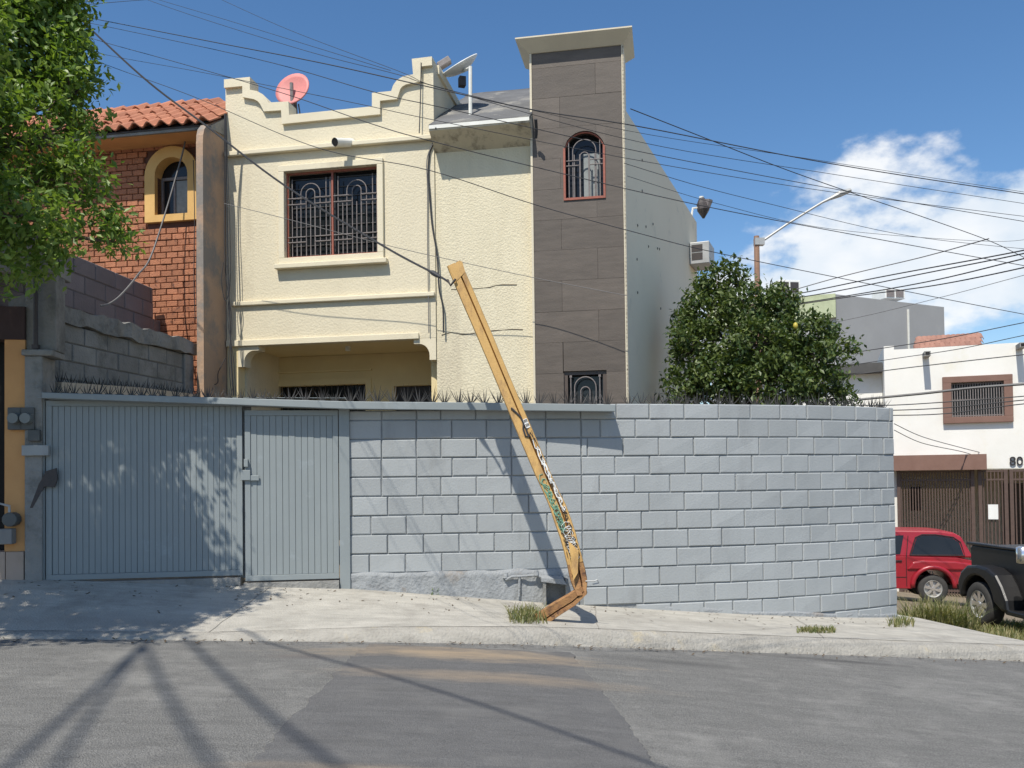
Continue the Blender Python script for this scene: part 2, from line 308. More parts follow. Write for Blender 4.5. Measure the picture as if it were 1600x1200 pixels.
def road_patch(name, lft, rgt, lift, m, n=26, k=14, jit=0.0):
    la = np.array(lft, float); ra = np.array(rgt, float); mb = MB()
    for j in range(n):
        t = j/(n-1); l_ = [float(np.interp(t, np.linspace(0, 1, len(la)), la[:, i])) for i in (0, 1)]; r_ = [float(np.interp(t, np.linspace(0, 1, len(ra)), ra[:, i])) for i in (0, 1)]
        for i in range(k):
            s_ = i/(k-1); e = jit*(random.random()-.5) if i in (0, k-1) or j in (0, n-1) else 0
            p = road_pt(l_[0]+(r_[0]-l_[0])*s_+e, l_[1]+(r_[1]-l_[1])*s_+e*.3, lift); p.z = gh(p.x, p.y)+lift; mb.v.append(p)
    mb.f = [(j*k+i, j*k+i+1, (j+1)*k+i+1, (j+1)*k+i) for j in range(n-1) for i in range(k-1)]
    return tag(mb.build(name, m), kind='structure')
road_patch('asphalt_patch', [(578, 1006), (545, 1030), (515, 1062), (440, 1140), (385, 1200), (250, 1340)], [(893, 1020), (925, 1060), (965, 1110), (1000, 1160), (1030, 1205), (1110, 1340)], .005, PATCH, 60, 16, 9)
# pavement with rolled kerb, nearly flush at the drive
def KH(x): return float(np.interp(x, [-2.6, -1.2, .5], [.03, .09, .125]))
def pave_z(x, y):
    k, wl = KY(x), WY(x) if x < 4.6 else 10.4
    t = max(0, min(1, (y-k-.16)/(wl-k-.16))); return (R(x)+KH(x))*(1-t) + S(x)*t
pxs = lin(-14, 4.55, 100)
mb = MB(); kb = MB(); rows = 9
for x in pxs:
    k = KY(x)+.155; wl = WY(x)+.10
    for j in range(rows):
        y = k+(wl-k)*j/(rows-1); mb.v.append(Vector((x, y, pave_z(x, y))))
for i, (x, yi) in enumerate([(4.7, 10.75), (4.95, 10.6), (5.15, 10.2), (5.35, 9.7), (5.55, 9.3), (5.9, 9.25)]):
    k = KY(x)+.155
    for j in range(rows):
        y = k+(yi-k)*j/(rows-1); mb.v.append(Vector((x, y, max(pave_z(x, y), gh(x, y)+.03))))
n = len(mb.v)//rows; mb.f = [(i*rows+j, (i+1)*rows+j, (i+1)*rows+j+1, i*rows+j+1) for i in range(n-1) for j in range(rows-1)]
tag(mb.build('pavement', SIDE, origin=Vector((0, 0, 0))), kind='structure')
kxs = lin(-14, 8, 150); prof = [(-.02, -.06), (0, .0), (.03, .045), (.06, .085), (.10, .112), (.165, .1235), (.26, .09)]
for x in kxs:
    drop = 1-.45*math.exp(-((x+3.3)/1.6)**4)                          # flattened in front of the driveway
    jn = random.uniform(-.006, .006)
    for a, b in prof: kb.v.append(Vector((x, KY(x)+a+jn, R(x)+b*(KH(x)/.125 if b > 0 else 1)+jn*.4)))
q = len(prof); kb.f = [(i*q+j, (i+1)*q+j, (i+1)*q+j+1, i*q+j+1) for i in range(len(kxs)-1) for j in range(q-1)]
tag(kb.build('kerb', KERB, smooth=True, origin=Vector((0, 0, 0))), kind='structure')
# joints scored across the pavement
for x in (-2.6, .75, 3.0):
    mb = MB(); k = KY(x)+.14; wl = WY(x)-.01
    for j in range(12):
        y = k+(wl-k)*j/11; e = random.uniform(-.008, .008)
        for s_ in (-.003, .003): mb.v.append(Vector((x+e+s_+.12*j/11, y, pave_z(x+e+.12*j/11, y)+.004)))
    mb.f = [(2*j, 2*j+1, 2*j+3, 2*j+2) for j in range(11)]
    tag(mb.build('pavement_joint', mat('dark_joint', (.26, .24, .205), .95)), kind='structure')  # thin strips, darker than the pavement concrete
# ------------------------------------------------------------------ grey block wall
wall = thing('block_wall', (1.4, 9.5, 0), 'long grey painted concrete block wall curving round the corner', 'wall')
TOPZ = 2.2; LINES = [2.03-.2*k for k in range(14)]
def seg_pts(x0, x1, z0, z1, o0, o1):
    a = Vector((x0, WY(x0), 0)); b = Vector((x1, WY(x1), 0)); d = (b-a).normalized(); nn = Vector((d.y, -d.x, 0))
    return a, b, nn
def wall_block(x0, x1, z0, z1):
    g = .0045+random.uniform(0, .0015); a = Vector((x0, WY(x0), 0)); b = Vector((x1, WY(x1), 0)); d = (b-a).normalized(); nn = Vector((d.y, -d.x, 0)); a += d*g; b -= d*g
    j = random.uniform(-.004, .005); z0 += g+random.uniform(-.0015, .002); z1 -= g+random.uniform(-.0015, .002); c = random.uniform(.006, .011)
    def q(i, o):
        return [p+nn*o+Vector((0, 0, z)) for p, z in ((a+d*i, z0+i), (b-d*i, z0+i), (b-d*i, z1-i), (a+d*i, z1-i))]
    r = [random.uniform(-.004, .004) for _ in range(4)]
    fr = q(c, .012+j); fr = [p+nn*e for p, e in zip(fr, r)]
    MB().loft([q(0, -.04), q(0, .004+j), fr]).build('block', BLOCK, wall)
LJ = [[262, 450, 578, 765, 950, 1140], [262, 448, 637, 823, 955, 1140], [262, 448, 580, 770, 955, 1145], [262, 450, 640, 828, 958, 1145], [262, 450, 580, 770, 958, 1145],
      [103, 295, 485, 675, 863, 1050, 1230], [205, 395, 585, 775, 962, 1150], [295, 487, 678, 867, 1055, 1240], [197, 390, 585, 772, 963, 1150]]
RJ = [[240, 390, 548, 705, 850, 985, 1105, 1217, 1325, 1420, 1480], [168, 328, 487, 643, 795, 932, 1060, 1175, 1283, 1388, 1475], [110, 272, 433, 592, 743, 889, 1020, 1138, 1252, 1355, 1452],
      [235, 393, 553, 710, 857, 992, 1113, 1225, 1333, 1432], [165, 325, 485, 630, 783, 923, 1055, 1170, 1283, 1385, 1470], [245, 390, 550, 708, 855, 988, 1112, 1225, 1345, 1443],
      [193, 355, 517, 672, 823, 963, 1085, 1203, 1310, 1412, 1480], [247, 408, 567, 720, 868, 1002, 1122, 1238, 1343, 1443], [195, 357, 517, 672, 828, 965, 1087, 1208, 1315, 1415, 1480],
      [275, 438, 602, 760, 908, 1040, 1158, 1270, 1375, 1478], [200, 362, 525, 690, 838, 977, 1100, 1217, 1325, 1425, 1480], [330, 490, 640, 770, 905, 1048, 1168, 1280, 1385, 1480], [250, 420, 590, 740, 860, 990, 1120, 1235, 1340, 1440]]
XL = onwall(545, 780).x; XJ = onwall(909, 780).x; XE = 4.6
for k in range(9):
    z1 = LINES[k-1] if k else 2.135; z0 = LINES[k]; ym = 685+29.5*(k-1)
    xs = [XL]+[onwall(520+j/3.4275, ym).x for j in LJ[k]]+[XJ]
    for a, b in zip(xs, xs[1:]):
        if b-a > .03: wall_block(a, b, z0, z1)
low = {}
for k in range(13):
    z1 = LINES[k-1] if k else TOPZ; z0 = LINES[k]; ym = 645+28*k
    xs = [XJ]+[onwall(880+j/2.909, ym-(j-700)*.012).x for j in RJ[k]]+[XE]
    for a, b in zip(xs, xs[1:]):
        if b-a < .03: continue
        lowz = min(S(a), S(b))-.03
        if z1 > S((a+b)/2)+.05: wall_block(a, b, max(z0, lowz), z1)
# core behind the blocks
xs = lin(XL, XE, 80); mb = MB()
for x in xs:
    zt = 2.13 if x < XJ else TOPZ-.006
    mb.v += [Vector((x, WY(x)+.004, S(x)-.25)), Vector((x, WY(x)+.004, zt)), Vector((x-.02, WY(x)+.15, zt)), Vector((x-.02, WY(x)+.15, S(x)-.25))]
mb.f = [(4*i+j, 4*i+4+j, 4*i+4+(j+1) % 4, 4*i+(j+1) % 4) for i in range(79) for j in range(4)] + [(0, 1, 2, 3), (316, 319, 318, 317)]
mb.build('mortar', MORT, wall)
# return of the wall up the side street
mb = MB(); a, b = Vector((4.6, WY(4.6), 0)), Vector((5.5, 14.4, 0))
mb.hexa([a+Vector((.0, .002, -.9)), b+Vector((0, 0, -1.4)), b+Vector((0, 0, TOPZ)), a+Vector((0, .002, TOPZ-.003))], [a+Vector((-.17, .05, -.9)), b+Vector((-.17, 0, -1.4)), b+Vector((-.17, 0, TOPZ)), a+Vector((-.17, .05, TOPZ-.003))])
mb.build('return_wall', BLOCK, wall)
# rough footing left of the joint and along the slope
from mathutils import noise as mnoise
def footing(x0, x1, top, depth, n, rough):
    mb = MB(); rows = 9; xs = lin(x0, x1, n)
    for x in xs:
        zb = S(x)-.12; zt = top(x)+.02*rough*mnoise.noise((x*6, 1.3, 0))
        for j in range(rows):
            t = j/(rows-1); z = zb+(zt-zb)*min(1, t*1.12)
            o = depth*(1-.25*t)+.016*rough*mnoise.noise((x*7, 4.1, z*16))+.010*rough*mnoise.noise((x*19, 9.1, z*34))
            if j == rows-1: o = -.03
            mb.v.append(Vector((x, WY(x)-o, z)))
    mb.f = [(i*rows+j, (i+1)*rows+j, (i+1)*rows+j+1, i*rows+j+1) for i in range(n-1) for j in range(rows-1)]
    return mb.build('footing', FOOT, wall, smooth=True)
footing(XL, XJ-.05, lambda x: .44, .032, 150, 1.0)
footing(XJ+.9, XE, lambda x: S(x)+.045+.03*mnoise.noise((x*1.7, 0, 3)), .018, 140, .35)
# cap beam over gate and wall
ends = [(65, 613, 622, 8.42), (300, 620, 630, 8.63), (540, 627, 639, 8.84), (750, 629, 641, 9.0), (962, 632, 643, 9.11)]
CAP = []
for px, yt, yb, Y in ends: CAP.append((at(px, yt, Y), at(px, yb, Y)))
mb = MB(); loops = []
for t, b in CAP:
    bz = Vector((0, 0, min(.085, t.z-b.z)))
    loops.append([b, t, t+Vector((-.02, .36, .0)), t+Vector((-.02, .36, -.06))])
mb.loft(loops); mb.build('cap_beam', GATE, wall, bevel=.006)
def cap_top(s):                                                       # s in 0..4
    i = min(int(s), 3); t = s-i; return CAP[i][0].lerp(CAP[i+1][0], t)
# anti-climb spikes
def spike_mesh(nb, h, seed):
    r = random.Random(seed); mb = MB()
    for i in range(nb):
        a = (i+.5)/nb*2-1; lean = a*.80+r.uniform(-.16, .16); fy = r.uniform(-.4, .4); L_ = h*r.uniform(.6, 1.2)
        tip = Vector((math.sin(lean)*L_, fy*L_*.6, math.cos(lean)*L_)); b0 = Vector((a*.018, 0, 0)); s_ = Vector((.0042, 0, -.0)); q = Vector((0, .004, 0))
        mb.add([b0-s_, b0+s_, b0+q, b0+tip*.35-s_*1.2, b0+tip*.35+s_*1.2, b0+tip*.35+q, tip], [(0, 1, 4, 3), (1, 2, 5, 4), (2, 0, 3, 5), (3, 4, 6), (4, 5, 6), (5, 3, 6)])
    mb.box((0, 0, .006), (.07, .03, .012))
    return mb
protos = []
def spike(p, h, parent, nb=6):
    k = (h, nb); L_ = [o for kk, o in protos if kk == k]
    if len(L_) < 4:
        mb = spike_mesh(nb, h, len(protos)); mb.v = [v+p for v in mb.v]; o = mb.build('spike_cluster', SPIKE, parent, origin=Vector(p)); protos.append((k, o))
    else:
        o = inst('spike_cluster', random.choice(L_), p, parent, (0, 0, random.uniform(-.5, .5)), (random.choice((-1, 1))*random.uniform(.85, 1.15), 1, random.uniform(.85, 1.12)))
    return o
s_ = .05
while s_ < 3.97:
    p = cap_top(s_)+Vector((0, .07+random.uniform(0, .05), 0)); spike(p, .14 if s_ < 2 else .175, wall, 8 if s_ > 1.6 else 7)
    s_ += (.074 if s_ < 1.5 else .10)*random.uniform(.85, 1.15)
x = onwall(985, 630).x
while x < 4.58:
    spike(Vector((x, WY(x)+.09, TOPZ-.008)), .16, wall, 7); x += .13*random.uniform(.8, 1.2)
for i in range(12):
    y = 10.55+i*.17; spike(Vector((4.6+(y-10.42)*.226-.09, y, TOPZ-.008)), .16, wall, 5)
# holes and a rag of wire at the wall
mb = MB()
# ------------------------------------------------------------------ gate and door
GP = Plane((-4.62, 8.585), -math.atan2(.43, 2.88))
gate = thing('sliding_gate', GP.w(1, .42), 'wide blue grey metal gate of vertical boards in tree shade', 'gate')
door = thing('gate_door', GP.w(2.4, .36), 'narrow blue grey metal door beside the wide gate', 'door')
def leaf(parent, px0, px1, y0, y1, nb, o):
    u0 = GP.uz(px0, (y0+y1)/2, o)[0]; u1 = GP.uz(px1, (y0+y1)/2, o)[0]; z1 = GP.uz((px0+px1)/2, y0, o)[1]; z0 = GP.uz((px0+px1)/2, y1, o)[1]
    fw = .055
    for a, b, c, d in ((u0, u1, z1-fw, z1), (u0, u1, z0, z0+fw), (u0, u0+fw, z0+fw, z1-fw), (u1-fw, u1, z0+fw, z1-fw)):
        GP.box(m_ := MB(), a, b, c, d, o-.03, o+.008); m_.build('frame_rail', GATE, parent, bevel=.003)
    w_ = (u1-u0-2*fw)/nb
    for i in range(nb):
        a = u0+fw+i*w_; j = random.uniform(-.0025, .0025)
        GP.bevbox(m_ := MB(), a+.0012, a+w_-.0012, z0+fw+.001, z1-fw-.001, o-.024, o-.004+j, .003); m_.build('board', GATE, parent)
    GP.box(m_ := MB(), u0+.01, u1-.01, z0+.01, z1-.01, o-.045, o-.02); m_.build('backing_sheet', mat('gate_groove', (.16, .185, .195), .8), parent)
    return u0, u1, z0, z1
g0 = leaf(gate, 72, 379, 626, 903, 31, .0)
d0 = leaf(door, 383, 529, 641, 906, 13, .022)
GP.box(m_ := MB(), d0[1]+.008, d0[1]+.115, d0[2]-.2, d0[3]+.02, -.16, .03); m_.build('door_post', GATE, door, bevel=.004)
GP.box(m_ := MB(), g0[0]-.075, g0[0]-.008, g0[2]-.03, g0[3]+.02, -.06, .02); m_.build('gate_post', GATE, gate, bevel=.004)
u, z = GP.uz(386, 742, .03); GP.box(m_ := MB(), u-.06, u+.035, z-.055, z+.05, .031, .055); GP.box(m_, u-.03, u+.12, z-.06, z-.005, .031, .045); m_.build('lock_plate', GATE, door, bevel=.004)
u, z = GP.uz(385, 725, .03); GP.box(m_ := MB(), u-.02, u+.02, z-.03, z+.05, .031, .07); m_.build('latch', GATE, door, bevel=.003)
GP.box(m_ := MB(), g0[0]-.0, g0[1]-.02, g0[2]-.3, g0[2]-.02, -.2, .05); m_.build('floor_track', CONC, gate); GP.box(m_ := MB(), d0[0]-.015, d0[1]+.0, d0[2]-.3, d0[2]-.018, -.2, .06); m_.build('threshold', CONC, door)
GP.box(m_ := MB(), g0[0]-.06, d0[1]+.085, g0[3]+.025, g0[3]+.03, -.20, .05); m_.build('head_rail', GATE, gate)
GP.box(m_ := MB(), g0[1]-.05, d0[0]+.05, g0[2]-.03, g0[3]-.0, -.09, -.05); m_.build('meeting_strip', MORT, gate)
# black pull lever on the gate edge
u, z = GP.uz(78, 752, .05)
lv = MB(); pts = [(-.04, .10), (.06, .13), (.07, .02), (.04, -.06), (-.05, -.05), (-.16, -.26), (-.185, -.26), (-.10, -.02), (-.075, .02)]
GP.poly(lv, [(u+a, z+b) for a, b in pts], .032, .052); lv.build('pull_lever', DARKI, gate)
# ------------------------------------------------------------------ the cream house
HA = math.radians(10.3)
H = Plane((-4.02, 12.2), HA)
house = thing('house', H.w(3, .45), 'two storey cream house with stepped parapet and brown tiled tower', 'house')
def hb(name, m, u0, u1, z0, z1, o0, o1, parent=None, bevel=0):
    return H.box(MB(), u0, u1, z0, z1, o0, o1).build(name, m, parent or house, bevel=bevel)
uz = H.uz
UL = 0.0; UM = uz(681, 400)[0]; UT = uz(835, 350)[0]; UR = uz(975, 350)[0]
def zat(px, py, o=0): return uz(px, py, o)[1]
W0, W1 = uz(446, 335)[0], uz(591, 335)[0]; WZ0, WZ1 = zat(518, 400), zat(518, 264)
zc = zat(520, 229); zb = zat(540, 467); zs = zat(520, 534)
DEP = -3.2
# upper front wall with its window opening
mb = MB()
ztop = min(zat(520, 180), zat(400, 190))-.0
H.box(mb, UL, W0, zs, zc, -.2, 0); H.box(mb, W1, UM-.01, zs, zc, -.2, 0); H.box(mb, W0, W1, WZ1, zc, -.2, 0); H.box(mb, W0, W1, zs, WZ0, -.2, 0)
mb.build('front_wall', CREAM, house)
# parapet with stepped and curved outline
out_px = [(352, 127), (393, 123), (393, 143), (404, 145), (413, 150), (419, 157), (422, 163), (453, 161), (454, 182), (583, 169), (583, 148), (613, 145), (616, 136), (622, 128), (632, 122), (647, 119), (645, 95), (679, 91)]
outl = [uz(x, y) for x, y in out_px]; outl[0] = (UL, outl[0][1])
outl[-1] = (UM-.01, outl[-1][1])
H.poly(MB(), [(UL, zc)]+outl+[(UM-.01, zc)], -.2, 0).build('parapet', CREAM, house)
def offset_line(pl, t):
    res = []
    for i, p in enumerate(pl):
        p = Vector(p); ns = []
        for a, b in ((i-1, i), (i, i+1)):
            if a < 0 or b >= len(pl): continue
            d = (Vector(pl[b])-Vector(pl[a])).normalized(); ns.append(Vector((d.y, -d.x)))
        nn = sum(ns, Vector((0, 0))); nn.normalize(); k = 1/max(.5, nn.dot(ns[0])); res.append(tuple(p+nn*t*k))
    return res
inn = offset_line(outl, .115); mb = MB(); oo = [(a, b+.004) for a, b in outl]
oo[0] = (UL+.004, oo[0][1]); inn[0] = (UL+.004, inn[0][1]); oo[-1] = (UM-.014, oo[-1][1]); inn[-1] = (UM-.014, inn[-1][1])
for i in range(len(oo)-1):
    mb.hexa([H.w(*oo[i], .05), H.w(*oo[i+1], .05), H.w(*inn[i+1], .05), H.w(*inn[i], .05)], [H.w(*oo[i], -.21), H.w(*oo[i+1], -.21), H.w(*inn[i+1], -.21), H.w(*inn[i], -.21)])
mb.build('coping', CREAMS, house)
# parapet return at its right end, sloping back
pr = [UM-.012, outl[-1][1]]
a0 = H.w(UM-.012, zc, -.2); back = Vector((math.sin(math.radians(15.5)), math.cos(math.radians(15.5)), 0))
def rp(l_, z): v = a0+back*l_; v.z = z; return v
zt = outl[-1][1]
pts = [rp(.005, zc-.3), rp(1.75, zc-.3), rp(1.75, zt-.30), rp(.005, zt)]
MB().prism(pts, -H.d*.18).build('parapet_return', CREAM, house)
pts = [rp(.008, zt-.12), rp(1.76, zt-.42), rp(1.76, zt-.295), rp(.008, zt+.005)]
MB().prism([p+H.d*.03 for p in pts], -H.d*.23).build('return_coping', CREAMS, house)
hb('cornice', CREAMS, UL+.006, UM-.016, zc-.035, zc+.03, .002, .075, bevel=.01)
hb('belt_course', CREAMS, uz(393, 470)[0]-.28, UM-.016, zb-.03, zb+.03, .002, .05, bevel=.01)
hb('slab_edge', CREAMS, UL+.004, uz(655, 522)[0], zs-.012, zs+.07, .002, .035, bevel=.006)
# left part behind, roof and rear walls
mb = MB(); H.box(mb, UL+.01, UM-.05, zc-.45, zc-.25, -4.0, -.205); mb.build('roof_slab', MEMB, house)
mb = MB(); H.box(mb, UL+.003, UL+.2, .3, zc, -4.0, -.203); mb.build('left_wall', CREAM, house)
# window of the upper floor
def surround(par, u0, u1, z0, z1, t, o, m, sides=4):
    for a, b, c, d in ((u0-t, u1+t, z1, z1+t), (u0-t, u1+t, z0-t, z0), (u0-t, u0, z0, z1), (u1, u1+t, z0, z1))[:sides]:
        H.box(MB(), a, b, c, d, .002, o).build('frame', m, par, bevel=.006)
def partof(name, o_m, mb, par=None): return mb.build(name, o_m, par or house)
win = partof('window', GLASS, H.box(MB(), W0, W1, WZ0, WZ1, -.20, -.155)); win['label'] = 'wide upper window with arched iron grille'
surround(win, W0, W1, WZ0, WZ1, .085, .05, CREAMS)
H.box(MB(), W0-.13, W1+.14, WZ0-.155, WZ0-.09, .002, .10).build('sill', CREAMS, win, bevel=.008)
hb_ = MB(); H.box(hb_, (W0+W1)/2-.02, (W0+W1)/2+.02, WZ0, WZ1, -.154, -.13)
for i in range(9):
    z = WZ0+(WZ1-WZ0)*(i+.5)/9; H.box(hb_, W0+.03, (W0+W1)/2-.03, z-.006, z+.006, -.152, -.14); H.box(hb_, (W0+W1)/2+.03, W1-.03, z-.006, z+.006, -.152, -.14)
hb_.build('louvre_pane', mat('louvre_frame', (.07, .065, .06), .5), win)
def bar(mb, P, u0, z0, u1, z1, o, r=.008):
    mb.tube([P.w(u0, z0, o), P.w(u1, z1, o)], r, 6)
def arch(mb, P, uc, zc_, rad, zbot, o, r=.008):
    pts = [P.w(uc-rad, zbot, o)]+[P.w(uc-rad*math.cos(a), zc_+rad*math.sin(a), o) for a in lin(0, math.pi, 13)]+[P.w(uc+rad, zbot, o)]
    mb.tube(pts, r, 6)
fr = MB(); go = -.05
for a, b, c, d in ((W0, W1, WZ1-.03, WZ1-.002), (W0, W1, WZ0+.002, WZ0+.03), (W0+.002, W0+.03, WZ0+.03, WZ1-.03), (W1-.03, W1-.002, WZ0+.03, WZ1-.03), ((W0+W1)/2-.013, (W0+W1)/2+.013, WZ0+.03, WZ1-.03)): H.box(fr, a, b, c, d, go-.013, go+.013)
fr.build('grille_frame', REDI, win)
gr = MB(); wd = (W1-W0)/2; hh = WZ1-WZ0
for s in (0, 1):
    b0 = W0+wd*s; uc = b0+wd*.52; za = WZ1-hh*.25
    arch(gr, H, uc, za, wd*.21, WZ0+.03, go); arch(gr, H, uc, za, wd*.095, WZ0+.03, go)
    for f in (.12, .86, .95): bar(gr, H, b0+wd*f, WZ0+.03, b0+wd*f, WZ1-.09, go)
    for f in (.22, .52, .62): bar(gr, H, b0+wd*f, WZ0+.03, b0+wd*f, WZ0+hh*.62, go)
    for f in (.19, .25, .63, .70):
        z = WZ0+hh*f; bar(gr, H, b0+.02, z, b0+wd*.42, z, go+.01); bar(gr, H, b0+wd*.62, z, b0+wd-.02, z, go+.01)
gr.build('grille', GREYI, win)
# scupper pipe poking out of the cornice
u, z = uz(548, 221, .05); pa = H.w(u, z, .0); pb = at(523, 222, (pa+H.n*.30).y)
sp = MB().tube([pa, pb], .058, 14, cap=False); ip = MB().tube([pa+(pb-pa)*.02, pa+(pb-pa)*.985], .050, 14)
o = sp.build('drain_spout', PVC, house); ip.build('bore', DARKIN, o)
# middle wall, its eave and low roof
ze0 = zat(757, 200); MO = -.03
H.box(MB(), UM-.008, UT+.03, -.3, ze0+.05, -.25, MO).build('middle_wall', ROUGHC, house)
eo = .30
el, er = uz(677, 203, eo), uz(836, 186, eo)
mb = MB(); zl, zr_ = el[1], er[1]; ze = (zl+zr_)/2
mb.loft([[H.w(u, ze-.02, eo), H.w(u, ze+.05, eo), H.w(u, ze+.05, MO-.2), H.w(u, ze-.20, MO-.2), H.w(u, ze-.20, MO+.003)] for u in (UM+.005, UT+.0)])
mb.build('eave', mat('streaked_eave', (.60, .54, .40), .95, (.50, .44, .33), 5, .9, .3, 40, dirt=(.20, .165, .12), ds=5, dlo=.50, dhi=.68, streak=.12), house)
mb = MB(); n1, n2 = 14, 10
for j in range(n2):
    for i in range(n1):
        u = UM+.004+(UT-.001-UM-.004)*i/(n1-1); t = j/(n2-1); o = eo+.015-t*2.3
        mb.v.append(H.w(u, ze+.055+t*1.42+.018*math.sin(7*u+9*t)*math.sin(5*t*3.1), o))
mb.f = [(j*n1+i, j*n1+i+1, (j+1)*n1+i+1, (j+1)*n1+i) for j in range(n2-1) for i in range(n1-1)]
o = mb.build('low_roof', MEMB, house, smooth=True)
sm = o.modifiers.new('thick', 'SOLIDIFY'); sm.thickness = .03; sm.offset = -1
hb('eave_flashing', PVC, UM+.007, UT-.004, ze+.0, ze+.048, eo+.002, eo+.012)
# crack lines in the middle wall
for pts in ([(690, 523), (705, 520), (722, 523), (745, 519), (770, 516), (800, 515), (834, 513)], [(705, 452), (745, 450), (765, 449), (785, 444), (830, 446)]):
    c = [H.w(*uz(x, y+random.uniform(-1, 1), MO), MO) for x, y in sum([[pts[i], ((pts[i][0]+pts[i+1][0])/2, (pts[i][1]+pts[i+1][1])/2)] for i in range(len(pts)-1)], [])]
    MB().tube(c, [.003+.006*random.random() for _ in c], 5).build('crack', mat('dark_crack', (.16, .13, .09), .95), house)  # thin dark brown tubes of uneven width along each crack
# tower
TO = .07; TZ1 = zat(905, 77, TO); TZ0 = .1
TW = [uz(880, 260, TO)[0], uz(946, 260, TO)[0], zat(913, 308, TO), zat(913, 237, TO)]   # arched window: u0 u1 z0 spring
TL = [uz(881, 600, TO)[0], uz(948, 600, TO)[0], zat(915, 650, TO), zat(915, 579, TO)]
DARKZ = zat(905, 101, TO)
TD = .42
mb = MB()
H.box(mb, UT, UR, TZ0, TZ1, -TD, TO-.16); mb.build('tower_core', GROUT, house)
mb = MB(); H.box(mb, UR+.0005, UR+.03, TZ0, TZ1-.001, -TD, TO+.012); H.box(mb, UT-.028, UT-.0005, TZ0, TZ1-.001, -.03, TO+.012)
mb.build('tower_edge', LIDM, house)
# cladding: rows of slabs, cut round the two openings
def archz(u):                                                         # top of the arched opening at u
    uc = (TW[0]+TW[1])/2; r = (TW[1]-TW[0])/2; d = abs(u-uc); return TW[3]+math.sqrt(max(0, r*r-d*d)) if d < r else None
rows_ = [DARKZ]; hrow = .405
while rows_[-1] > TZ0: rows_.append(rows_[-1]-hrow)
uA, uB = UT+(UR-UT)*.31, UT+(UR-UT)*.71
def slab(u0, u1, z0, z1, m=TILE):
    g = .0009
    us = [u0+g, u1-g]; arcs = False
    for (a, b, c, d, ar) in ((TW[0], TW[1], TW[2], TW[3], True), (TL[0], TL[1], TL[2], TL[3], False)):
        r = (b-a)/2 if ar else 0
        if u1 > a and u0 < b and z1 > c and z0 < d+r:
            pieces = []
            if u0 < a-.01: pieces.append([(u0+g, z0+g), (a, z0+g), (a, z1-g), (u0+g, z1-g)])
            if u1 > b+.01: pieces.append([(b, z0+g), (u1-g, z0+g), (u1-g, z1-g), (b, z1-g)])
            l_, r_ = max(u0+g, a), min(u1-g, b)
            if z0 < c-.01: pieces.append([(l_, z0+g), (r_, z0+g), (r_, min(c, z1-g)), (l_, min(c, z1-g))])
            if ar:
                if z1 > d:
                    cols = lin(l_, r_, 9); lowp = []
                    for u_ in cols: lowp.append((u_, max(z0+g, archz(min(max(u_, a+.001), b-.001)) or d)))
                    for (p, q) in zip(lowp, lowp[1:]):
                        if min(p[1], q[1]) < z1-g-.002: pieces.append([p, q, (q[0], z1-g), (p[0], z1-g)] if max(p[1], q[1]) < z1-g else [p if p[1] < z1-g else (p[0], z1-g-.001), q if q[1] < z1-g else (q[0], z1-g-.001), (q[0], z1-g), (p[0], z1-g)])
            elif z1 > d+.01: pieces.append([(l_, d), (r_, d), (r_, z1-g), (l_, z1-g)])
            small = MB()
            for p in pieces:
                if ar and max(q[0] for q in p)-min(q[0] for q in p) < (b-a)/7.5 and min(q[1] for q in p) > d-.01: H.poly(small, p, TO-.16, TO)
                else: H.poly(MB(), p, TO-.16, TO).build('cladding_slab', m, house)
            if small.v: small.build('cladding_slab', m, house)
            return
    H.bevbox(MB(), u0+g, u1-g, z0+g, z1-g, TO-.162, TO+random.uniform(-.0015, .0015), .0015).build('cladding_slab', m, house)
slab(UT, UR, DARKZ, TZ1, TILE)
for k in range(len(rows_)-1):
    cut = uB if k % 2 == 0 else uA
    z1, z0 = rows_[k], rows_[k+1]
    if z1 < 1.2: break
    slab(UT, cut, z0, z1); slab(cut, UR, z0, z1)
# flared cap
tl, tr_ = .175, .2; zz = TZ1
bl = [H.w(UT-.03, zz, TO+.014), H.w(UR+.032, zz, TO+.014), H.w(UR+.032, zz, -TD-.02), H.w(UT-.03, zz, -TD-.02)]
tp = [H.w(UT-.19, zz+.135, TO+.17), H.w(UR+.15, zz+.135, TO+.17), H.w(UR+.15, zz+.135, -TD-.17), H.w(UT-.19, zz+.135, -TD-.17)]
MB().loft([bl, tp, [p+Vector((0, 0, .018)) for p in tp]]).build('tower_cap', LIDM, house)
# tower windows
tw = partof('window', GLASS, H.box(MB(), TW[0], TW[1], TW[2], TW[3]+.36, TO-.158, TO-.15)); tw['label'] = 'small arched tower window with rust red grille'
fm = MB(); o = TO-.03
uc = (TW[0]+TW[1])/2; rr = (TW[1]-TW[0])/2
for a, b, c, d in ((TW[0]+.002, TW[0]+.03, TW[2], TW[3]+.06), (TW[1]-.03, TW[1]-.002, TW[2], TW[3]+.06), (TW[0]+.002, TW[1]-.002, TW[2]-.03, TW[2])): H.box(fm, a, b, c, d, o-.02, o+.045)
fm.tube([H.w(uc-(rr-.012)*math.cos(a), TW[3]+(rr-.012)*math.sin(a), o) for a in lin(.1, math.pi-.1, 15)], .012, 6)
fm.build('grille_frame', REDI, tw)
gm = MB(); hh = TW[3]-TW[2]
arch(gm, H, uc, TW[3]+.02, rr*.55, TW[2], o, .007); arch(gm, H, uc, TW[3]-.05, rr*.2, TW[2], o, .007)
for f in (.13, .26, .39, .62, .75, .87):
    u = TW[0]+2*rr*f; bar(gm, H, u, TW[2], u, TW[3]+(.2 if f in (.13, .87) else -.02), o, .007)
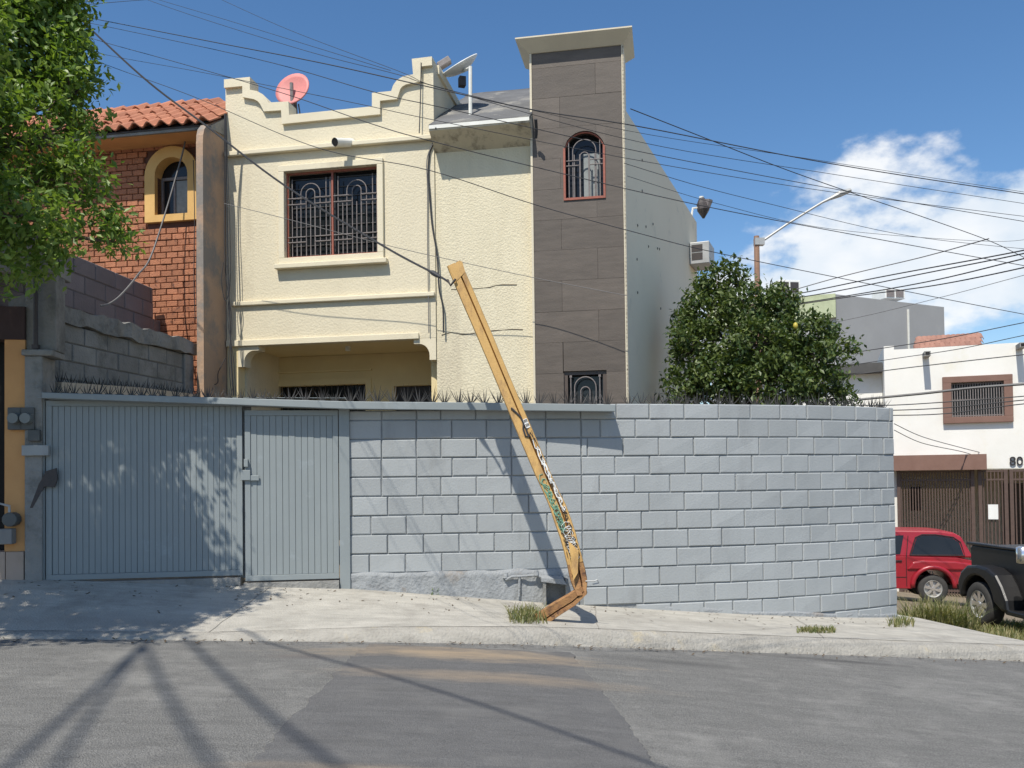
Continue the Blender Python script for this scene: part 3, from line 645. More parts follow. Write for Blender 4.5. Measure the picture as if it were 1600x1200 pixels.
for f in (.72, .83):
    z = TW[2]+hh*f; bar(gm, H, TW[0]+.02, z, uc-.07, z, o+.01, .007); bar(gm, H, uc+.07, z, TW[1]-.02, z, o+.01, .007)
gm.build('grille', GREYI, tw)
H.box(MB(), uc-.02, uc+.19, TW[2]+.01, TW[3]+.02, TO-.149, TO-.14).build('curtain', CURT, tw)
tw2 = partof('window', GLASS, H.box(MB(), TL[0], TL[1], TL[2], TL[3], TO-.158, TO-.15)); tw2['label'] = 'small square tower window above the spikes'
fm = MB()
for a, b, c, d in ((TL[0]+.002, TL[0]+.05, TL[2], TL[3]-.05), (TL[1]-.05, TL[1]-.002, TL[2], TL[3]-.05), (TL[0]+.002, TL[1]-.002, TL[3]-.05, TL[3]-.002)): H.box(fm, a, b, c, d, TO-.1, TO-.03)
fm.build('frame', mat('bronze_frame', (.10, .075, .06), .5), tw2)
gm = MB(); uc = (TL[0]+TL[1])/2; o = TO-.02
arch(gm, H, uc, TL[3]-.22, .14, TL[2], o, .008); arch(gm, H, uc, TL[3]-.27, .06, TL[2], o, .008)
for u in (TL[0]+.09, TL[1]-.09): bar(gm, H, u, TL[2], u, TL[3]-.07, o, .008); gm.box(H.w(u, TL[3]-.07, o), (.03, .02, .03), -HA)
gm.build('grille', GREYI, tw2)
# side wall
SA = math.radians(22); SP0 = H.w(UR+.031, 0, -TD); sd = Vector((math.sin(SA), math.cos(SA), 0))
SL = 5.4
zside = at(990, 178, SP0.y+.1).z
pts = [SP0+Vector((0, 0, -.4)), SP0+sd*SL+Vector((0, 0, -.6)), SP0+sd*SL+Vector((0, 0, zside-.06)), SP0+Vector((0, 0, zside))]
MB().prism(pts, Vector((-.2, .08, 0))).build('side_wall', SIDEW, house)
mb = MB(); f0 = H.w(UR+.0305, 0, TO+.012); f1 = H.w(UR+.031, 0, -TD)
mb.prism([f0+Vector((0, 0, -.4)), f1+Vector((0, 0, -.4)), f1+Vector((0, 0, TZ1-.002)), f0+Vector((0, 0, TZ1-.002))], -H.d*.02).build('tower_side', SIDEW, house)
mb = MB(); e1 = SP0+sd*SL; mb.hexa([e1+Vector((-.2, .08, -.5)), e1+Vector((-4.6, .9, -.5)), e1+Vector((-4.6, .9, zside-.1)), e1+Vector((-.2, .08, zside-.1))], [e1+Vector((-.2, .28, -.5)), e1+Vector((-4.6, 1.1, -.5)), e1+Vector((-4.6, 1.1, zside-.1)), e1+Vector((-.2, .28, zside-.1))]); mb.build('rear_wall', SIDEW, house)
rz_ = zside-.3
MB().prism([H.w(UT+.03, rz_, -.45), H.w(UR-.05, rz_, -.45), e1+Vector((-.25, 0, rz_-e1.z)), e1+Vector((-4.5, .9, rz_-e1.z)), H.w(UM, rz_, -4.0), H.w(UT+.03, rz_, -2.5)], Vector((0, 0, -.15))).build('flat_roof', MEMB, house)
# small ragged holes in the side wall
hm = MB()
for (x, y) in ((1003, 298), (996, 352), (1009, 354), (1013, 385), (1027, 388), (1030, 389), (995, 405), (996, 457), (1032, 482), (1020, 350), (1003, 250)):
    d = ray(x, y); nn = Vector((sd.y, -sd.x, 0)); e = Vector((0, 0, EYE)); t = (SP0-e).dot(nn)/d.dot(nn); p = e+d*t
    hm.prism([p+nn*.003+sd*a*.03+Vector((0, 0, b*.022)) for a, b in ((-.8, -.6), (.2, -1), (.9, .1), (.3, .9), (-.6, .5))], nn*.004)
hm.build('wall_hole', mat('chipped_plaster', (.16, .14, .11), .95), house)
# carport under the upper floor
CB = -1.25
mb = MB(); D0, D1, DZ = uz(433, 610, CB)[0], uz(572, 610, CB)[0], zat(500, 602, CB); E0, E1, EZ = uz(616, 610, CB)[0], uz(684, 610, CB)[0], zat(650, 602, CB)
H.box(mb, UL+.2, D0, .2, zs, CB-.2, CB); H.box(mb, D1, E0, .2, zs, CB-.2, CB); H.box(mb, D0, D1, DZ, zs, CB-.2, CB); H.box(mb, E0, E1, EZ, zs, CB-.2, CB)
H.box(mb, E1, UM, .2, zs, CB-.2, CB)
mb.build('carport_back_wall', OCHRE, house)
H.box(MB(), UL+.2, UM-.012, zs+.003, zs+.12, CB-.15, -.202).build('carport_ceiling', OCHRE, house)
H.box(MB(), UM-.15, UM-.012, .1, zs, CB-.15, -.252).build('carport_side_wall', OCHRE, house)
wn = partof('window', GLASS, H.box(MB(), D0, D1, DZ-1.2, DZ, CB-.18, CB-.12)); wn['label'] = 'dark window at the back of the carport'
fm = MB()
for a, b, c, d in ((D0-.09, D1+.09, DZ, DZ+.09), (D0-.09, D0, DZ-1.2, DZ), (D1, D1+.09, DZ-1.2, DZ)): H.box(fm, a, b, c, d, CB+.002, CB+.03)
H.box(fm, D0-.1, D1+.1, DZ+.2, DZ+.225, CB+.002, CB+.05)
fm.build('frame', OCHRE, wn)
gm = MB()
for i in range(14): bar(gm, H, D0+(D1-D0)*(i+.5)/14, DZ-1.2, D0+(D1-D0)*(i+.5)/14, DZ, CB-.05, .007)
gm.build('grille', DARKI, wn)
dn = partof('door', mat('dark_door', (.03, .028, .035), .6), H.box(MB(), E0, E1, .25, EZ, CB-.18, CB-.1))
# corbels either side of the carport opening
def corbel(u0, s, z):
    pts = [(0, 0), (s*.31, 0), (s*.31, -.075), (s*.24, -.075)]+[(s*(.24-.15*math.sin(a)), -.075-.16*(1-math.cos(a))) for a in lin(.2, math.pi/2, 7)]+[(s*.09, -.30), (0, -.30)]
    H.poly(MB(), [(u0+a, z+b) for a, b in pts], -.2, -.002).build('corbel', CREAMS, house)
corbel(UM-.012, -1, zs-.001+.0); 
PU = uz(405, 580)[0]
H.box(MB(), UL+.004, UL+.17, .1, zs-.001, -.2, -.004).build('left_pillar', OCHRE, house)
corbel(UL+.172, 1, zs-.001)
hb('carport_bulb', PVC, uz(545, 541, -.5)[0]-.03, uz(545, 541, -.5)[0]+.03, zs-.06, zs+.002, -.5, -.44)
# ------------------------------------------------------------------ things on the house
def dish(name, c, r, axis, m, label, depth=.16, arm=True, mast=None):
    t = thing(name, c, label, 'satellite dish', None)
    ax = Vector(axis).normalized(); a = ax.orthogonal().normalized(); b = ax.cross(a); seg = 28; loops = []
    for k in range(6):
        q = k/5; loops.append([Vector(c)+(a*math.cos(p)+b*math.sin(p))*max(.01, r*q)+ax*depth*q*q for p in (2*math.pi*i/seg for i in range(seg))])
    loops2 = [[p-ax*.015 for p in l] for l in reversed(loops)]
    MB().loft(loops+loops2).build('reflector', m, t, smooth=True)
    return t, ax, a, b
c = H.w(*uz(459, 142, -.8), -.8); t, ax, a, b = dish('satellite_dish', c+H.n*-.0, .275, (-.25, -.9, .28), DISHR, 'round faded red satellite dish standing behind the low parapet', .05)
MB().tube([c+ax*.07+Vector((0, 0, .07)), c+ax*.07+Vector((.02, 0, -.62))], .028, 8).build('support_arm', GREYI, t)
MB().tube([c-ax*.03, c-ax*.1+Vector((0, .05, -.75)), c+Vector((0, .05, -1.3))], .025, 8).build('mast', GREYI, t)
MB().tube([c+Vector((.07, 0, -.2)), c+Vector((.14, .03, -.75))], .012, 6).build('stay', GREYI, t)
c = at(722, 112, 12.15); t, ax, a, b = dish('satellite_dish', c, .30, (-.5, -.34, .86), DISHW, 'white satellite dish tilted on a mast above the low grey roof', .10)
pt, pbm = at(736, 104, 12.05), at(735, 184, 11.75)
MB().tube([at(735, 104, 11.75), pbm+Vector((0, 0, -.03))], .026, 8).build('mast', PVC, t)
MB().tube([at(735, 106, 11.75), c], .022, 8).build('bracket', PVC, t)
MB().box(at(722, 128, 12.05), (.09, .1, .13), .3).build('receiver_head', DARKI, t)
MB().tube([pbm, pbm+Vector((.22, .02, .06))], .012, 6).build('foot_stay', DARKI, t)
c = at(694, 99, 12.4); t = thing('flood_light', c, 'small grey flood lamp on the top corner of the parapet', 'flood light')
mb = MB(); mb.box((0, 0, 0), (.20, .12, .09)); rm = Matrix.Rotation(-.55, 3, 'Y'); mb.v = [c+rm @ v for v in mb.v]; mb.build('lamp_housing', GREYI, t, bevel=.01)
MB().tube([c+Vector((-.06, 0, -.02)), c+Vector((-.10, .02, -.22))], .014, 6).build('bracket', GREYI, t)
# lamp cluster and window air conditioner at the far corner
c = SP0+sd*SL; c = Vector((c.x+.08, c.y, at(1097, 324, c.y).z)); t = thing('wall_lamp', c, 'cluster of flood lamps on the far top corner of the side wall', 'lamp')
mb = MB().tube([c+Vector((.02, 0, .18)), c+Vector((.04, 0, .06)), c+Vector((.05, -.02, -.06)), c+Vector((.05, -.02, -.22))], [.05, .12, .12, .02], 10); mb.build('lamp_head', DARKI, t)
mb = MB().tube([c+Vector((.14, -.05, .12)), c+Vector((.10, -.05, -.12))], [.09, .03], 8); mb.build('lamp_head', GREYI, t)
mb = MB().tube([c+Vector((.02, 0, .12)), c+Vector((.02, 0, .21))], .045, 8); mb.build('sensor', PVC, t)
MB().tube([c+Vector((.02, 0, 0)), c+Vector((-.16, -.05, -.03)), c+Vector((-.2, -.02, -.3))], .022, 6).build('bracket', PVC, t)
pc = SP0+sd*(SL-.55); cz = at(1090, 402, pc.y).z; pc = Vector((pc.x, pc.y, cz))
t = thing('air_conditioner', pc, 'grey box air conditioner sticking out of the side wall above the tree', 'air conditioner')
nn = Vector((sd.y, -sd.x, 0))
mb = MB(); A = pc-sd*.3+nn*.004; B = pc+sd*.3+nn*.004
mb.hexa([A+Vector((0, 0, -.2)), A+nn*.36+Vector((0, 0, -.2)), A+nn*.36+Vector((0, 0, .2)), A+Vector((0, 0, .2))], [B+Vector((0, 0, -.2)), B+nn*.36+Vector((0, 0, -.2)), B+nn*.36+Vector((0, 0, .2)), B+Vector((0, 0, .2))]); mb.build('casing', GALV, t, bevel=.01)
for k in (0, 1):
    mb = MB(); z0 = -.13+.15*k; mb.hexa([A-sd*.006+nn*.04+Vector((0, 0, z0)), A-sd*.006+nn*.24+Vector((0, 0, z0)), A-sd*.006+nn*.24+Vector((0, 0, z0+.13)), A-sd*.006+nn*.04+Vector((0, 0, z0+.13))], [A-sd*.001+nn*.04+Vector((0, 0, z0)), A-sd*.001+nn*.24+Vector((0, 0, z0)), A-sd*.001+nn*.24+Vector((0, 0, z0+.13)), A-sd*.001+nn*.04+Vector((0, 0, z0+.13))]); mb.build('vent', DARKI, t)
# ------------------------------------------------------------------ neighbouring brick house
BP = Plane(tuple(H.w(-.14, 0, -.02))[:2], HA)
nb = thing('brick_house', BP.w(-1.7, .5), 'neighbouring red brick house with clay tile eave and arched window', 'house')
bz1 = BP.uz(250, 232)[1]; bz0 = 2.6; B0, B1 = -4.3, 0.0
a0, a1 = BP.uz(245, 300)[0], BP.uz(296, 300)[0]; az0, asp = BP.uz(270, 336)[1], BP.uz(270, 275)[1]; ar = (a1-a0)/2; auc = (a0+a1)/2
mb = MB()
BP.box(mb, B0, a0, bz0, bz1+.3, -.2, -.02); BP.box(mb, a1, B1, bz0, bz1+.3, -.2, -.02); BP.box(mb, a0, a1, bz0, az0, -.2, -.02); BP.box(mb, a0, a1, asp+ar, bz1+.3, -.2, -.02)
mb.build('wall', BRICKM, nb)
bw, bh = .178, .088; cand = []
k = 0; z = bz0
while z < bz1-.02:
    u = B1-(bw/2 if k % 2 else 0)
    us = ([(B1-bw/2, B1)] if k % 2 else [])
    while u > B0: us.append((u-bw, u)); u -= bw
    for ua, ub in us:
        if ub > a0-.16 and ua < a1+.16 and z+bh > az0-.1 and z < asp+ar+.1: 
            if ua < a0-.16-.05: ub = a0-.16
            elif ub > a1+.16+.05: ua = a1+.16
            else: continue
        cand.append((ua, ub, z))
    z += bh; k += 1
px_of = lambda c_: c_[0]
vis = [c_ for c_ in cand if c_[2] > 3.05+(-c_[0])*.13]
vis.sort(key=lambda c_: -c_[0]); ones = set(vis[:300])
rest = MB()
for c_ in cand:
    ua, ub, z = c_; j = random.uniform(-.006, .008); g = .005
    if c_ in ones:
        BP.bevbox(MB(), ua+g, ub-g, z+g, z+bh-g, -.03, .012+j, .006).build('brick', BRICK, nb)
    else: BP.bevbox(rest, ua+g, ub-g, z+g, z+bh-g, -.03, .012+j, .006)
rest.build('brickwork', BRICK, nb)['kind'] = 'stuff'
# arched window
wv = BP.box(MB(), a0, a1, az0, asp+ar, -.19, -.14).build('window', GLASS, nb); wv['label'] = 'arched window with yellow ochre surround'
ol = [(a0-.16, az0-.1)]+[(auc-(ar+.16)*math.cos(t_), asp+(ar+.16)*math.sin(t_)) for t_ in lin(0, math.pi, 17)]+[(a1+.16, az0-.1)]
il = [(a0, az0)]+[(auc-ar*math.cos(t_), asp+ar*math.sin(t_)) for t_ in lin(0, math.pi, 17)]+[(a1, az0)]
mb = MB()
for i in range(len(ol)):
    j = (i+1) % len(ol); mb.hexa([BP.w(*ol[i], .055), BP.w(*ol[j], .055), BP.w(*il[j], .055), BP.w(*il[i], .055)], [BP.w(*ol[i], -.13), BP.w(*ol[j], -.13), BP.w(*il[j], -.13), BP.w(*il[i], -.13)])
mb.build('surround', YELLOWF, wv)
fm = MB(); BP.box(fm, a0+.005, a1-.005, asp-.02, asp+.02, -.138, -.11); BP.box(fm, auc-.06, auc-.03, az0, asp-.02, -.138, -.11); BP.box(fm, a0+.003, a0+.035, az0, asp-.02, -.138, -.11); BP.box(fm, a1-.035, a1-.003, az0, asp-.02, -.138, -.11)
fm.build('frame', GREYI, wv)
BP.box(MB(), auc-.028, a1-.04, az0+.02, asp-.03, -.139, -.128).build('curtain', CURT, wv)
# soffit band and party wall
ez = BP.uz(230, 212, .4)[1]
BP.poly(MB(), [(B0, bz1+.02), (B1-.002, bz1+.02), (B1-.002, ez+.12), (B0, ez+.12)], -.018, .06).build('plaster_band', ORANGE, nb)
BP.box(MB(), B0, B1-.004, ez+.0, ez+.035, -.2, .40).build('soffit', ORANGE, nb)
PT = thing('party_wall', H.w(-.2, .5, .4), 'tall peeling peach and grey plaster wall end between the two houses', 'wall')
prof = [(-.62, .3), (.62, .3), (.62, ez-.26), (.61, ez-.15), (.58, ez-.06), (.53, ez-.005), (.5, ez+.03), (-.62, ez+.70)]
def side_pt(u, o, z): return H.w(u, z, o)
MB().prism([H.w(-.01, z, o-.02) for o, z in prof], -H.d*.10).build('wall_end', PEACH, PT)
# clay tiles
tw_, ex = .205, .30; e0 = Vector((0, 0, 0)); slope = math.radians(33); rl = MB()
tile_src = None
def tile_mesh():
    mb = MB(); ns = 8; loops = []
    for y_, dz in ((0, .0), (ex+.06, .0)):
        top = [Vector((tw_*(i/ns-.5), y_, .034*math.cos(2*math.pi*i/ns)*(-1)+.034)) for i in range(ns+1)]
        loops.append(top+[p+Vector((0, 0, -.018)) for p in reversed(top)])
    mb.loft(loops); return mb
UE = BP.uz(340, 185, .3)[0]
for r in range(6):
    for c_ in range(22):
        if c_ < 3 and r > 3: continue
        u = UE-.1-tw_*c_; o = .52-r*ex*math.cos(slope); z = ez+.075+r*ex*math.sin(slope)+random.uniform(-.008, .008)
        org = BP.w(u, z+.012*(r % 2), o); rot = (slope-.05+random.uniform(-.03, .03), 0, -HA+random.uniform(-.02, .02))
        if tile_src is None:
            tile_src = tile_mesh().build('roof_tile', CLAY, nb, origin=Vector((0, 0, 0)), smooth=False); place(tile_src, org, nb); tile_src.rotation_euler = rot
        else: inst('roof_tile', tile_src, org, nb, rot)
mb = MB(); BP.box(mb, -4.5, -.01, ez+.036, ez+.06, .0, .46); mb.build('eave_board', DARKI, nb)
mb = MB(); mb.hexa([BP.w(-4.5, ez+.04, .45), BP.w(UE-.02, ez+.04, .45), BP.w(UE-.02, ez+1.07, -1.12), BP.w(-4.5, ez+1.07, -1.12)], [BP.w(-4.5, ez+.0, .45), BP.w(UE-.02, ez+.0, .45), BP.w(UE-.02, ez+.2, -1.12), BP.w(-4.5, ez+.2, -1.12)]); mb.build('roof_deck', CONC, nb)
# ------------------------------------------------------------------ boundary walls left of the drive
def plain_block_wall(name, label, A, B, z0, z1, bl, bhh, m, mm, thick=.15, skip=None, blockname='block'):
    A = Vector((*A, 0)); B = Vector((*B, 0)); d = (B-A).normalized(); n_ = Vector((d.y, -d.x, 0)); Ln = (B-A).length
    t = thing(name, A.lerp(B, .5)+Vector((0, 0, z0)), label, 'wall')
    P = Plane((A.x, A.y), math.atan2(-d.y, d.x))
    P.box(MB(), 0, Ln, z0, z1-.01, -thick, -.008).build('mortar', mm, t)
    k = 0; z = z1
    while z-bhh > z0-.01:
        u = -bl/2*(k % 2)
        while u < Ln-.02:
            a, b = max(0, u), min(Ln, u+bl)
            if b-a > .05 and not (skip and skip(a, z)): P.bevbox(MB(), a+.006, b-.006, z-bhh+.006, z-.006, -.05, random.uniform(-.003, .005), .008).build(blockname, m, t)
            u += bl
        z -= bhh; k += 1
    return t, P, Ln
zA = at(120, 480, 9.1).z
wA, PA, LA = plain_block_wall('boundary_wall', 'low weathered grey block wall running back beside the drive', (-4.86, 8.75), (-4.33, 11.72), .3, 3.12, .40, .2, GREYB, GREYM)
mb = MB(); n_ = 26
loops = []
for i in range(n_):
    u = -.1+(LA+.2)*i/(n_-1); r1, r2, r3 = (random.uniform(-.025, .025) for _ in range(3))
    loops.append([PA.w(u, 3.12+r1, .05+r2*.6), PA.w(u, 3.30+r2, .045+r3*.5), PA.w(u, 3.31+r3, -.19), PA.w(u, 3.12, -.19)])
mb.loft(loops).build('top_beam', CONC, wA)
PA.box(MB(), -.02, .26, .35, 3.115, -.17, .035).build('column', CONC, wA, bevel=.015)
PA.box(MB(), LA-.24, LA-.01, .35, 3.115, -.17, .03).build('column', CONC, wA, bevel=.015)
PA.poly(MB(), [(.28, .4), (LA, .4), (LA, at(320, 617, 11.7).z), (LA*.55, at(215, 606, 10.4).z), (.28, at(95, 597, 9.0).z)], .02, .12).build('plaster_skirt', mat('tan_plaster', (.56, .47, .36), .9, (.48, .40, .30), 3, .7, .2, 40), wA)
for i in range(17):
    u = .32+i*.155; z = float(np.interp(u, [.28, LA*.55, LA], [at(95, 597, 9.0).z, at(215, 606, 10.4).z, at(320, 617, 11.7).z])); spike(PA.w(u, z-.015, .07), .135, wA, 5)
wB, PB, LB = plain_block_wall('upper_block_wall', 'mauve grey block wall rising behind the low weathered wall', (-5.38, 9.0), (-5.06, 12.2), 2.9, 4.16, .45, .22, PURB, PURM)
PB2 = Plane((PB.P.x, PB.P.y), PB.ang)
PB.bevbox(MB(), LB+.003, LB+.22, 2.95, 3.72, -.15, .0, .008).build('block', PURB, wB)
# ------------------------------------------------------------------ left edge: pillar, orange house front
LP = Plane((-5.2, 8.45), -math.atan2(.43, 2.88))
pl = thing('gate_pillar', at(55, 905, 8.5), 'peeling grey plaster pillar carrying the electricity meters', 'pillar')
def lpx(x, y, o=0): return LP.uz(x, y, o)
u0, u1 = lpx(38, 750)[0], lpx(66, 750)[0]; zt = lpx(55, 556)[1]
LP.box(MB(), u0, u1, .30, zt, -.35, .0).build('shaft', CONC, pl, bevel=.012)
LP.box(MB(), u0-.02, u1+.1, zt+.001, zt+.06, -.34, .03).build('top_plate', CONC, pl, bevel=.01)
a, b = lpx(36, 600)[0], lpx(84, 600)[0]; zu = lpx(60, 425)[1]
LP.box(MB(), a, b, zt+.061, zu, -.32, -.06).build('upper_blockwork', GREYB, pl, bevel=.01)
LP.box(MB(), lpx(0, 470)[0]-1.2, b, zu+.001, zu+.13, -.5, -.03).build('lintel', CONC, pl, bevel=.01)
LP.box(MB(), u0-.01, u1+.07, lpx(50, 712, .0)[1], lpx(50, 696)[1], .001, .045).build('ledge', mat('pale_ledge', (.38, .39, .38), .9), pl, bevel=.006)
orr = thing('orange_house', at(10, 880, 8.5), 'orange house front with tiled plinth at the left edge', 'house')
zo1, zo0 = lpx(18, 530)[1], lpx(18, 862)[1]
LP.box(MB(), lpx(5, 700)[0], u0-.004, zo0, zo1, -.3, -.03).build('wall', ORANGE, orr)
LP.box(MB(), lpx(5, 700)[0]-3.4, lpx(5, 700)[0]-.002, .25, zo1, -.45, -.22).build('doorway', DARKIN, orr)
LP.box(MB(), lpx(0, 500)[0]-2.2, u0-.005, zo1+.001, lpx(18, 478)[1], -.4, -.02).build('beam', mat('dark_brown_beam', (.06, .035, .03), .9), orr)
for i in range(8):
    uu = u0-.006-.17*(i+1); LP.bevbox(MB(), uu+.003, uu+.167, .3, zo0-.002, -.28, -.005, .004).build('plinth_tile', mat('plinth_tile', (.40, .31, .25), .6, (.34, .26, .20), 4, .7), orr)
LP.box(MB(), u0-3.0, u0-.2, zu+.14, zu+.2, -2.5, -.02).build('roof_slab', CONC, orr)
# electricity meters and box
for k, (px, py) in enumerate(((24, 654), (43, 654))):
    u, z = lpx(px, py, .03); t = thing('electricity_meter', LP.w(u, z, .03), ('left' if k == 0 else 'right')+'most of the two round electricity meters on the left pillar', 'meter', 'electricity meters')
    LP.box(MB(), u-.075, u+.06, z-.11, z+.11, -.03 if k == 0 else .001, .03).build('box', METER, t, bevel=.008)
    mb = MB(); mb.tube([LP.w(u, z, .031), LP.w(u, z, .10)], [.058, .05], 16); mb.build('dial', mat('meter_glass', (.17, .185, .18), .3), t, smooth=False)
u, z = lpx(54, 675, .01); LP.box(MB(), u-.05, u+.06, z-.09, z+.02, .001, .05).build('breaker_box', METER, pl, bevel=.006)
t = thing('gas_meter', lpw := LP.w(lpx(12, 815, .1)[0], lpx(12, 815, .1)[1], .1), 'grey gas meter with curved pipe on the orange wall', 'meter')
u, z = lpx(14, 812, .1); mb = MB(); mb.tube([LP.w(u, z, -.028), LP.w(u, z, .10)], .07, 12); mb.build('body', METER, t, bevel=.008)
MB().tube([LP.w(u-.02, z+.07, .04), LP.w(u-.02, z+.13, .04), LP.w(u-.12, z+.16, .04), LP.w(u-.14, z+.05, .03)], .014, 6).build('pipe', GALV, t)
LP.box(MB(), u-.11, u+.02, z-.24, z-.09, -.025, .09).build('regulator', mat('pale_box', (.26, .255, .24), .7), t, bevel=.01)
t = thing('service_mast', LP.w(lpx(56, 555)[0], zt, -.05), 'thin black service mast standing on the left pillar', 'pipe')
MB().tube([LP.w(lpx(56, 555)[0], zt+.061, .0), LP.w(lpx(56, 380)[0], lpx(56, 300)[1], .0)], .022, 8).build('pipe', DARKI, t)
MB().box(LP.w(lpx(56, 556)[0], zt+.09, -.0), (.06, .05, .04)).build('clamp', DARKI, t)
# ------------------------------------------------------------------ leaning post
post = thing('leaning_post', at(848, 966, 8.0), 'bent yellow steel post with graffiti leaning left in front of the wall', 'post')
# the post is a folded channel: two flanges with a groove between them
def channel(path, widths, depth, name, m, notch=.62, smooth=False):
    loops = []; n = len(path)
    for i, p in enumerate(path):
        d = (path[min(i+1, n-1)]-path[max(i-1, 0)]).normalized(); s_ = d.cross(Vector((0, 1, 0))).normalized()
        if s_.x < 0: s_ = -s_
        q = s_.cross(d).normalized(); 
        if q.y < 0: q = -q
        w_ = widths[i]; dp = depth
        pr = [(-.5, 0), (-.46, -.012), (notch-.5-.06, -.016), (notch-.5, .035), (notch-.5+.05, -.012), (.46, -.02), (.5, -.005), (.5, dp), (.1, dp+.02), (-.5, dp)]
        loops.append([p+s_*a*w_+q*b for a, b in pr])
    o = MB().loft(loops).build(name, m, post, smooth=smooth); return loops
up = [(709, 412, 8.22), (760, 530, 8.16), (808, 645, 8.10), (846, 735, 8.04), (872, 792, 8.0), (888, 838, 7.96), (899, 880, 7.93), (906, 912, 7.92), (909, 930, 7.90)]
path = [at(*q) for q in up]
dense = []; ws = []
for i in range(len(path)-1):
    for k in range(4): dense.append(path[i].lerp(path[i+1], k/4)); ws.append(.140+.004*math.sin(i*3.1+k)+(.01 if 4 <= i < 7 else 0) - (.05 if i == 7 else 0)*k/4)
dense.append(path[-1]); ws.append(.09)
cut = 24
channel(dense[:cut+1], ws[:cut+1], .10, 'upper_shaft', YELP)
channel(dense[cut:], ws[cut:], .085, 'buckled_bend', RUST)
stub = [at(912, 922, 7.90), at(893, 938, 7.93), at(868, 953, 7.98), at(836, 975, 8.04)]
channel(stub, [.09, .115, .125, .13], .07, 'rusty_stub', RUST)
# torn flange and top splinter
mb = MB(); MB().prism([at(884, 852, 7.90), at(893, 895, 7.885), at(898, 905, 7.88), at(890, 868, 7.89)], Vector((0, .012, 0))).build('torn_flange', YELP, post)
MB().prism([at(888, 845, 7.905), at(904, 860, 7.89), at(903, 895, 7.875), at(896, 907, 7.86), at(893, 880, 7.885)], Vector((.0, .01, 0))).build('torn_flange', YELP, post)
MB().prism([at(700, 415, 8.2), at(722, 408, 8.2), at(727, 425, 8.19), at(712, 440, 8.19)], Vector((0, .05, .0))).build('splintered_top', YELP, post)
# graffiti strokes lying on the front faces
def front(t, s_):
    f = t*(len(dense)-1); i = min(int(f), len(dense)-2); p = dense[i].lerp(dense[i+1], f-i); d = (dense[i+1]-dense[i]).normalized()
    s1 = d.cross(Vector((0, 1, 0))).normalized(); s1 = s1 if s1.x > 0 else -s1
    q = s1.cross(d).normalized(); q = q if q.y > 0 else -q
    return p+s1*s_*.140-q*(.021 if s_ < .1 else .022)
def strokes(name, m, t0, t1, s0, s1, n_, r_, seed):
    r = random.Random(seed); mb = MB()
    for i in range(n_):
        tc_ = t0+(t1-t0)*(i+.5)/n_; sc_ = (s0+s1)/2; pts = []; k = r.choice((5, 6, 7)); ph = r.uniform(0, 6)
        for j in range(k):
            a = ph+j*1.15*r.choice((1, 1, -1)); pts.append(front(min(.74, max(0, tc_+.014*math.cos(a)+.004*(j-k/2))), sc_+(s1-s0)*.45*math.sin(a)))
        mb.tube(pts, r_, 4)
    mb.build(name, m, post)
strokes('graffiti', WHITEP, .33, .52, .17, .44, 17, .0042, 3); strokes('graffiti', INKP, .30, .72, .16, .44, 26, .0032, 5)
strokes('graffiti', GREENP, .40, .60, -.42, .04, 18, .004, 8); strokes('graffiti', INKP, .52, .74, -.42, .05, 20, .0032, 9); strokes('graffiti', WHITEP, .58, .73, -.3, .4, 12, .0035, 4)
# small stencilled plate
mb = MB(); q = [front(.268, .16), front(.268, .44), front(.287, .44), front(.287, .16)]; mb.prism(q, Vector((0, .006, 0))); mb.build('number_plate', WHITEP, post)
for r0_ in (.272, .281):
    mb = MB()
    for k in range(3):
        s_ = .20+.08*k; mb.prism([p+Vector((0, -.003, 0)) for p in (front(r0_-.003, s_), front(r0_-.003, s_+.055), front(r0_+.003, s_+.055), front(r0_+.003, s_))], Vector((0, .002, 0)))
    mb.build('stencil_mark', INKP, post)
MB().tube([front(.24, -.25), front(.25, -.05), front(.262, .1), front(.275, .12), front(.285, -.05), front(.30, -.1), front(.305, .08), front(.285, .13)], .009, 6).build('wire_loop', CABLE, post)
MB().tube([at(915, 908, 7.9), at(928, 908, 7.88), at(933, 906, 7.88), at(936, 911, 7.9), at(926, 913, 7.9)], .006, 6).build('wire_end', GALV, post)
MB().tube([at(699, 437, 8.19), at(704, 446, 8.17), at(712, 436, 8.17)], .012, 6).build('cable_clamp', DARKI, post)
# old meter box and pipe at the wall foot
bx = thing('meter_box', at(860, 940, 9.2), 'broken concrete water meter box at the wall foot behind the post', 'box')
y0 = WY(.4)
for (x0, x1, ya, yb, Y) in ((849, 853, 905, 945, y0-.22), (884, 888, 905, 948, y0-.2)):
    p = at(x0, yb, Y); q = at(x1, ya, Y); MB().box(((p.x+q.x)/2, Y+.1, (p.z+q.z)/2), (q.x-p.x, .22, q.z-p.z)).build('side_panel', CONC, bx)
p = at(846, 909, y0-.24); q = at(884, 903, y0-.24); mb = MB(); mb.hexa([p, at(886, 914, y0-.26), at(880, 905, y0-.26), p+Vector((0, 0, .035))], [v+Vector((0, .22, .01)) for v in (p, at(886, 914, y0-.26), at(880, 905, y0-.26), p+Vector((0, 0, .035)))]); mb.build('lid', FOOT, bx)
pp = thing('water_pipe', at(811, 925, y0), 'thin painted water pipe with fittings at the foot of the wall', 'pipe')
MB().tube([at(790, 906, WY(0)-.06), at(800, 901, WY(0)-.06), at(838, 899, WY(.2)-.07), at(850, 903, WY(.3)-.08)], .014, 8).build('pipe', FOOT, pp)
MB().tube([at(812, 900, WY(.1)-.06), at(811, 932, WY(.1)-.06)], .014, 8).build('riser', FOOT, pp)
for (x, y) in ((790, 898), (838, 894)): MB().tube([at(x, y+5, WY(.1)-.06), at(x, y-3, WY(.1)-.06)], [.03, .02], 8).build('fitting', FOOT, pp)
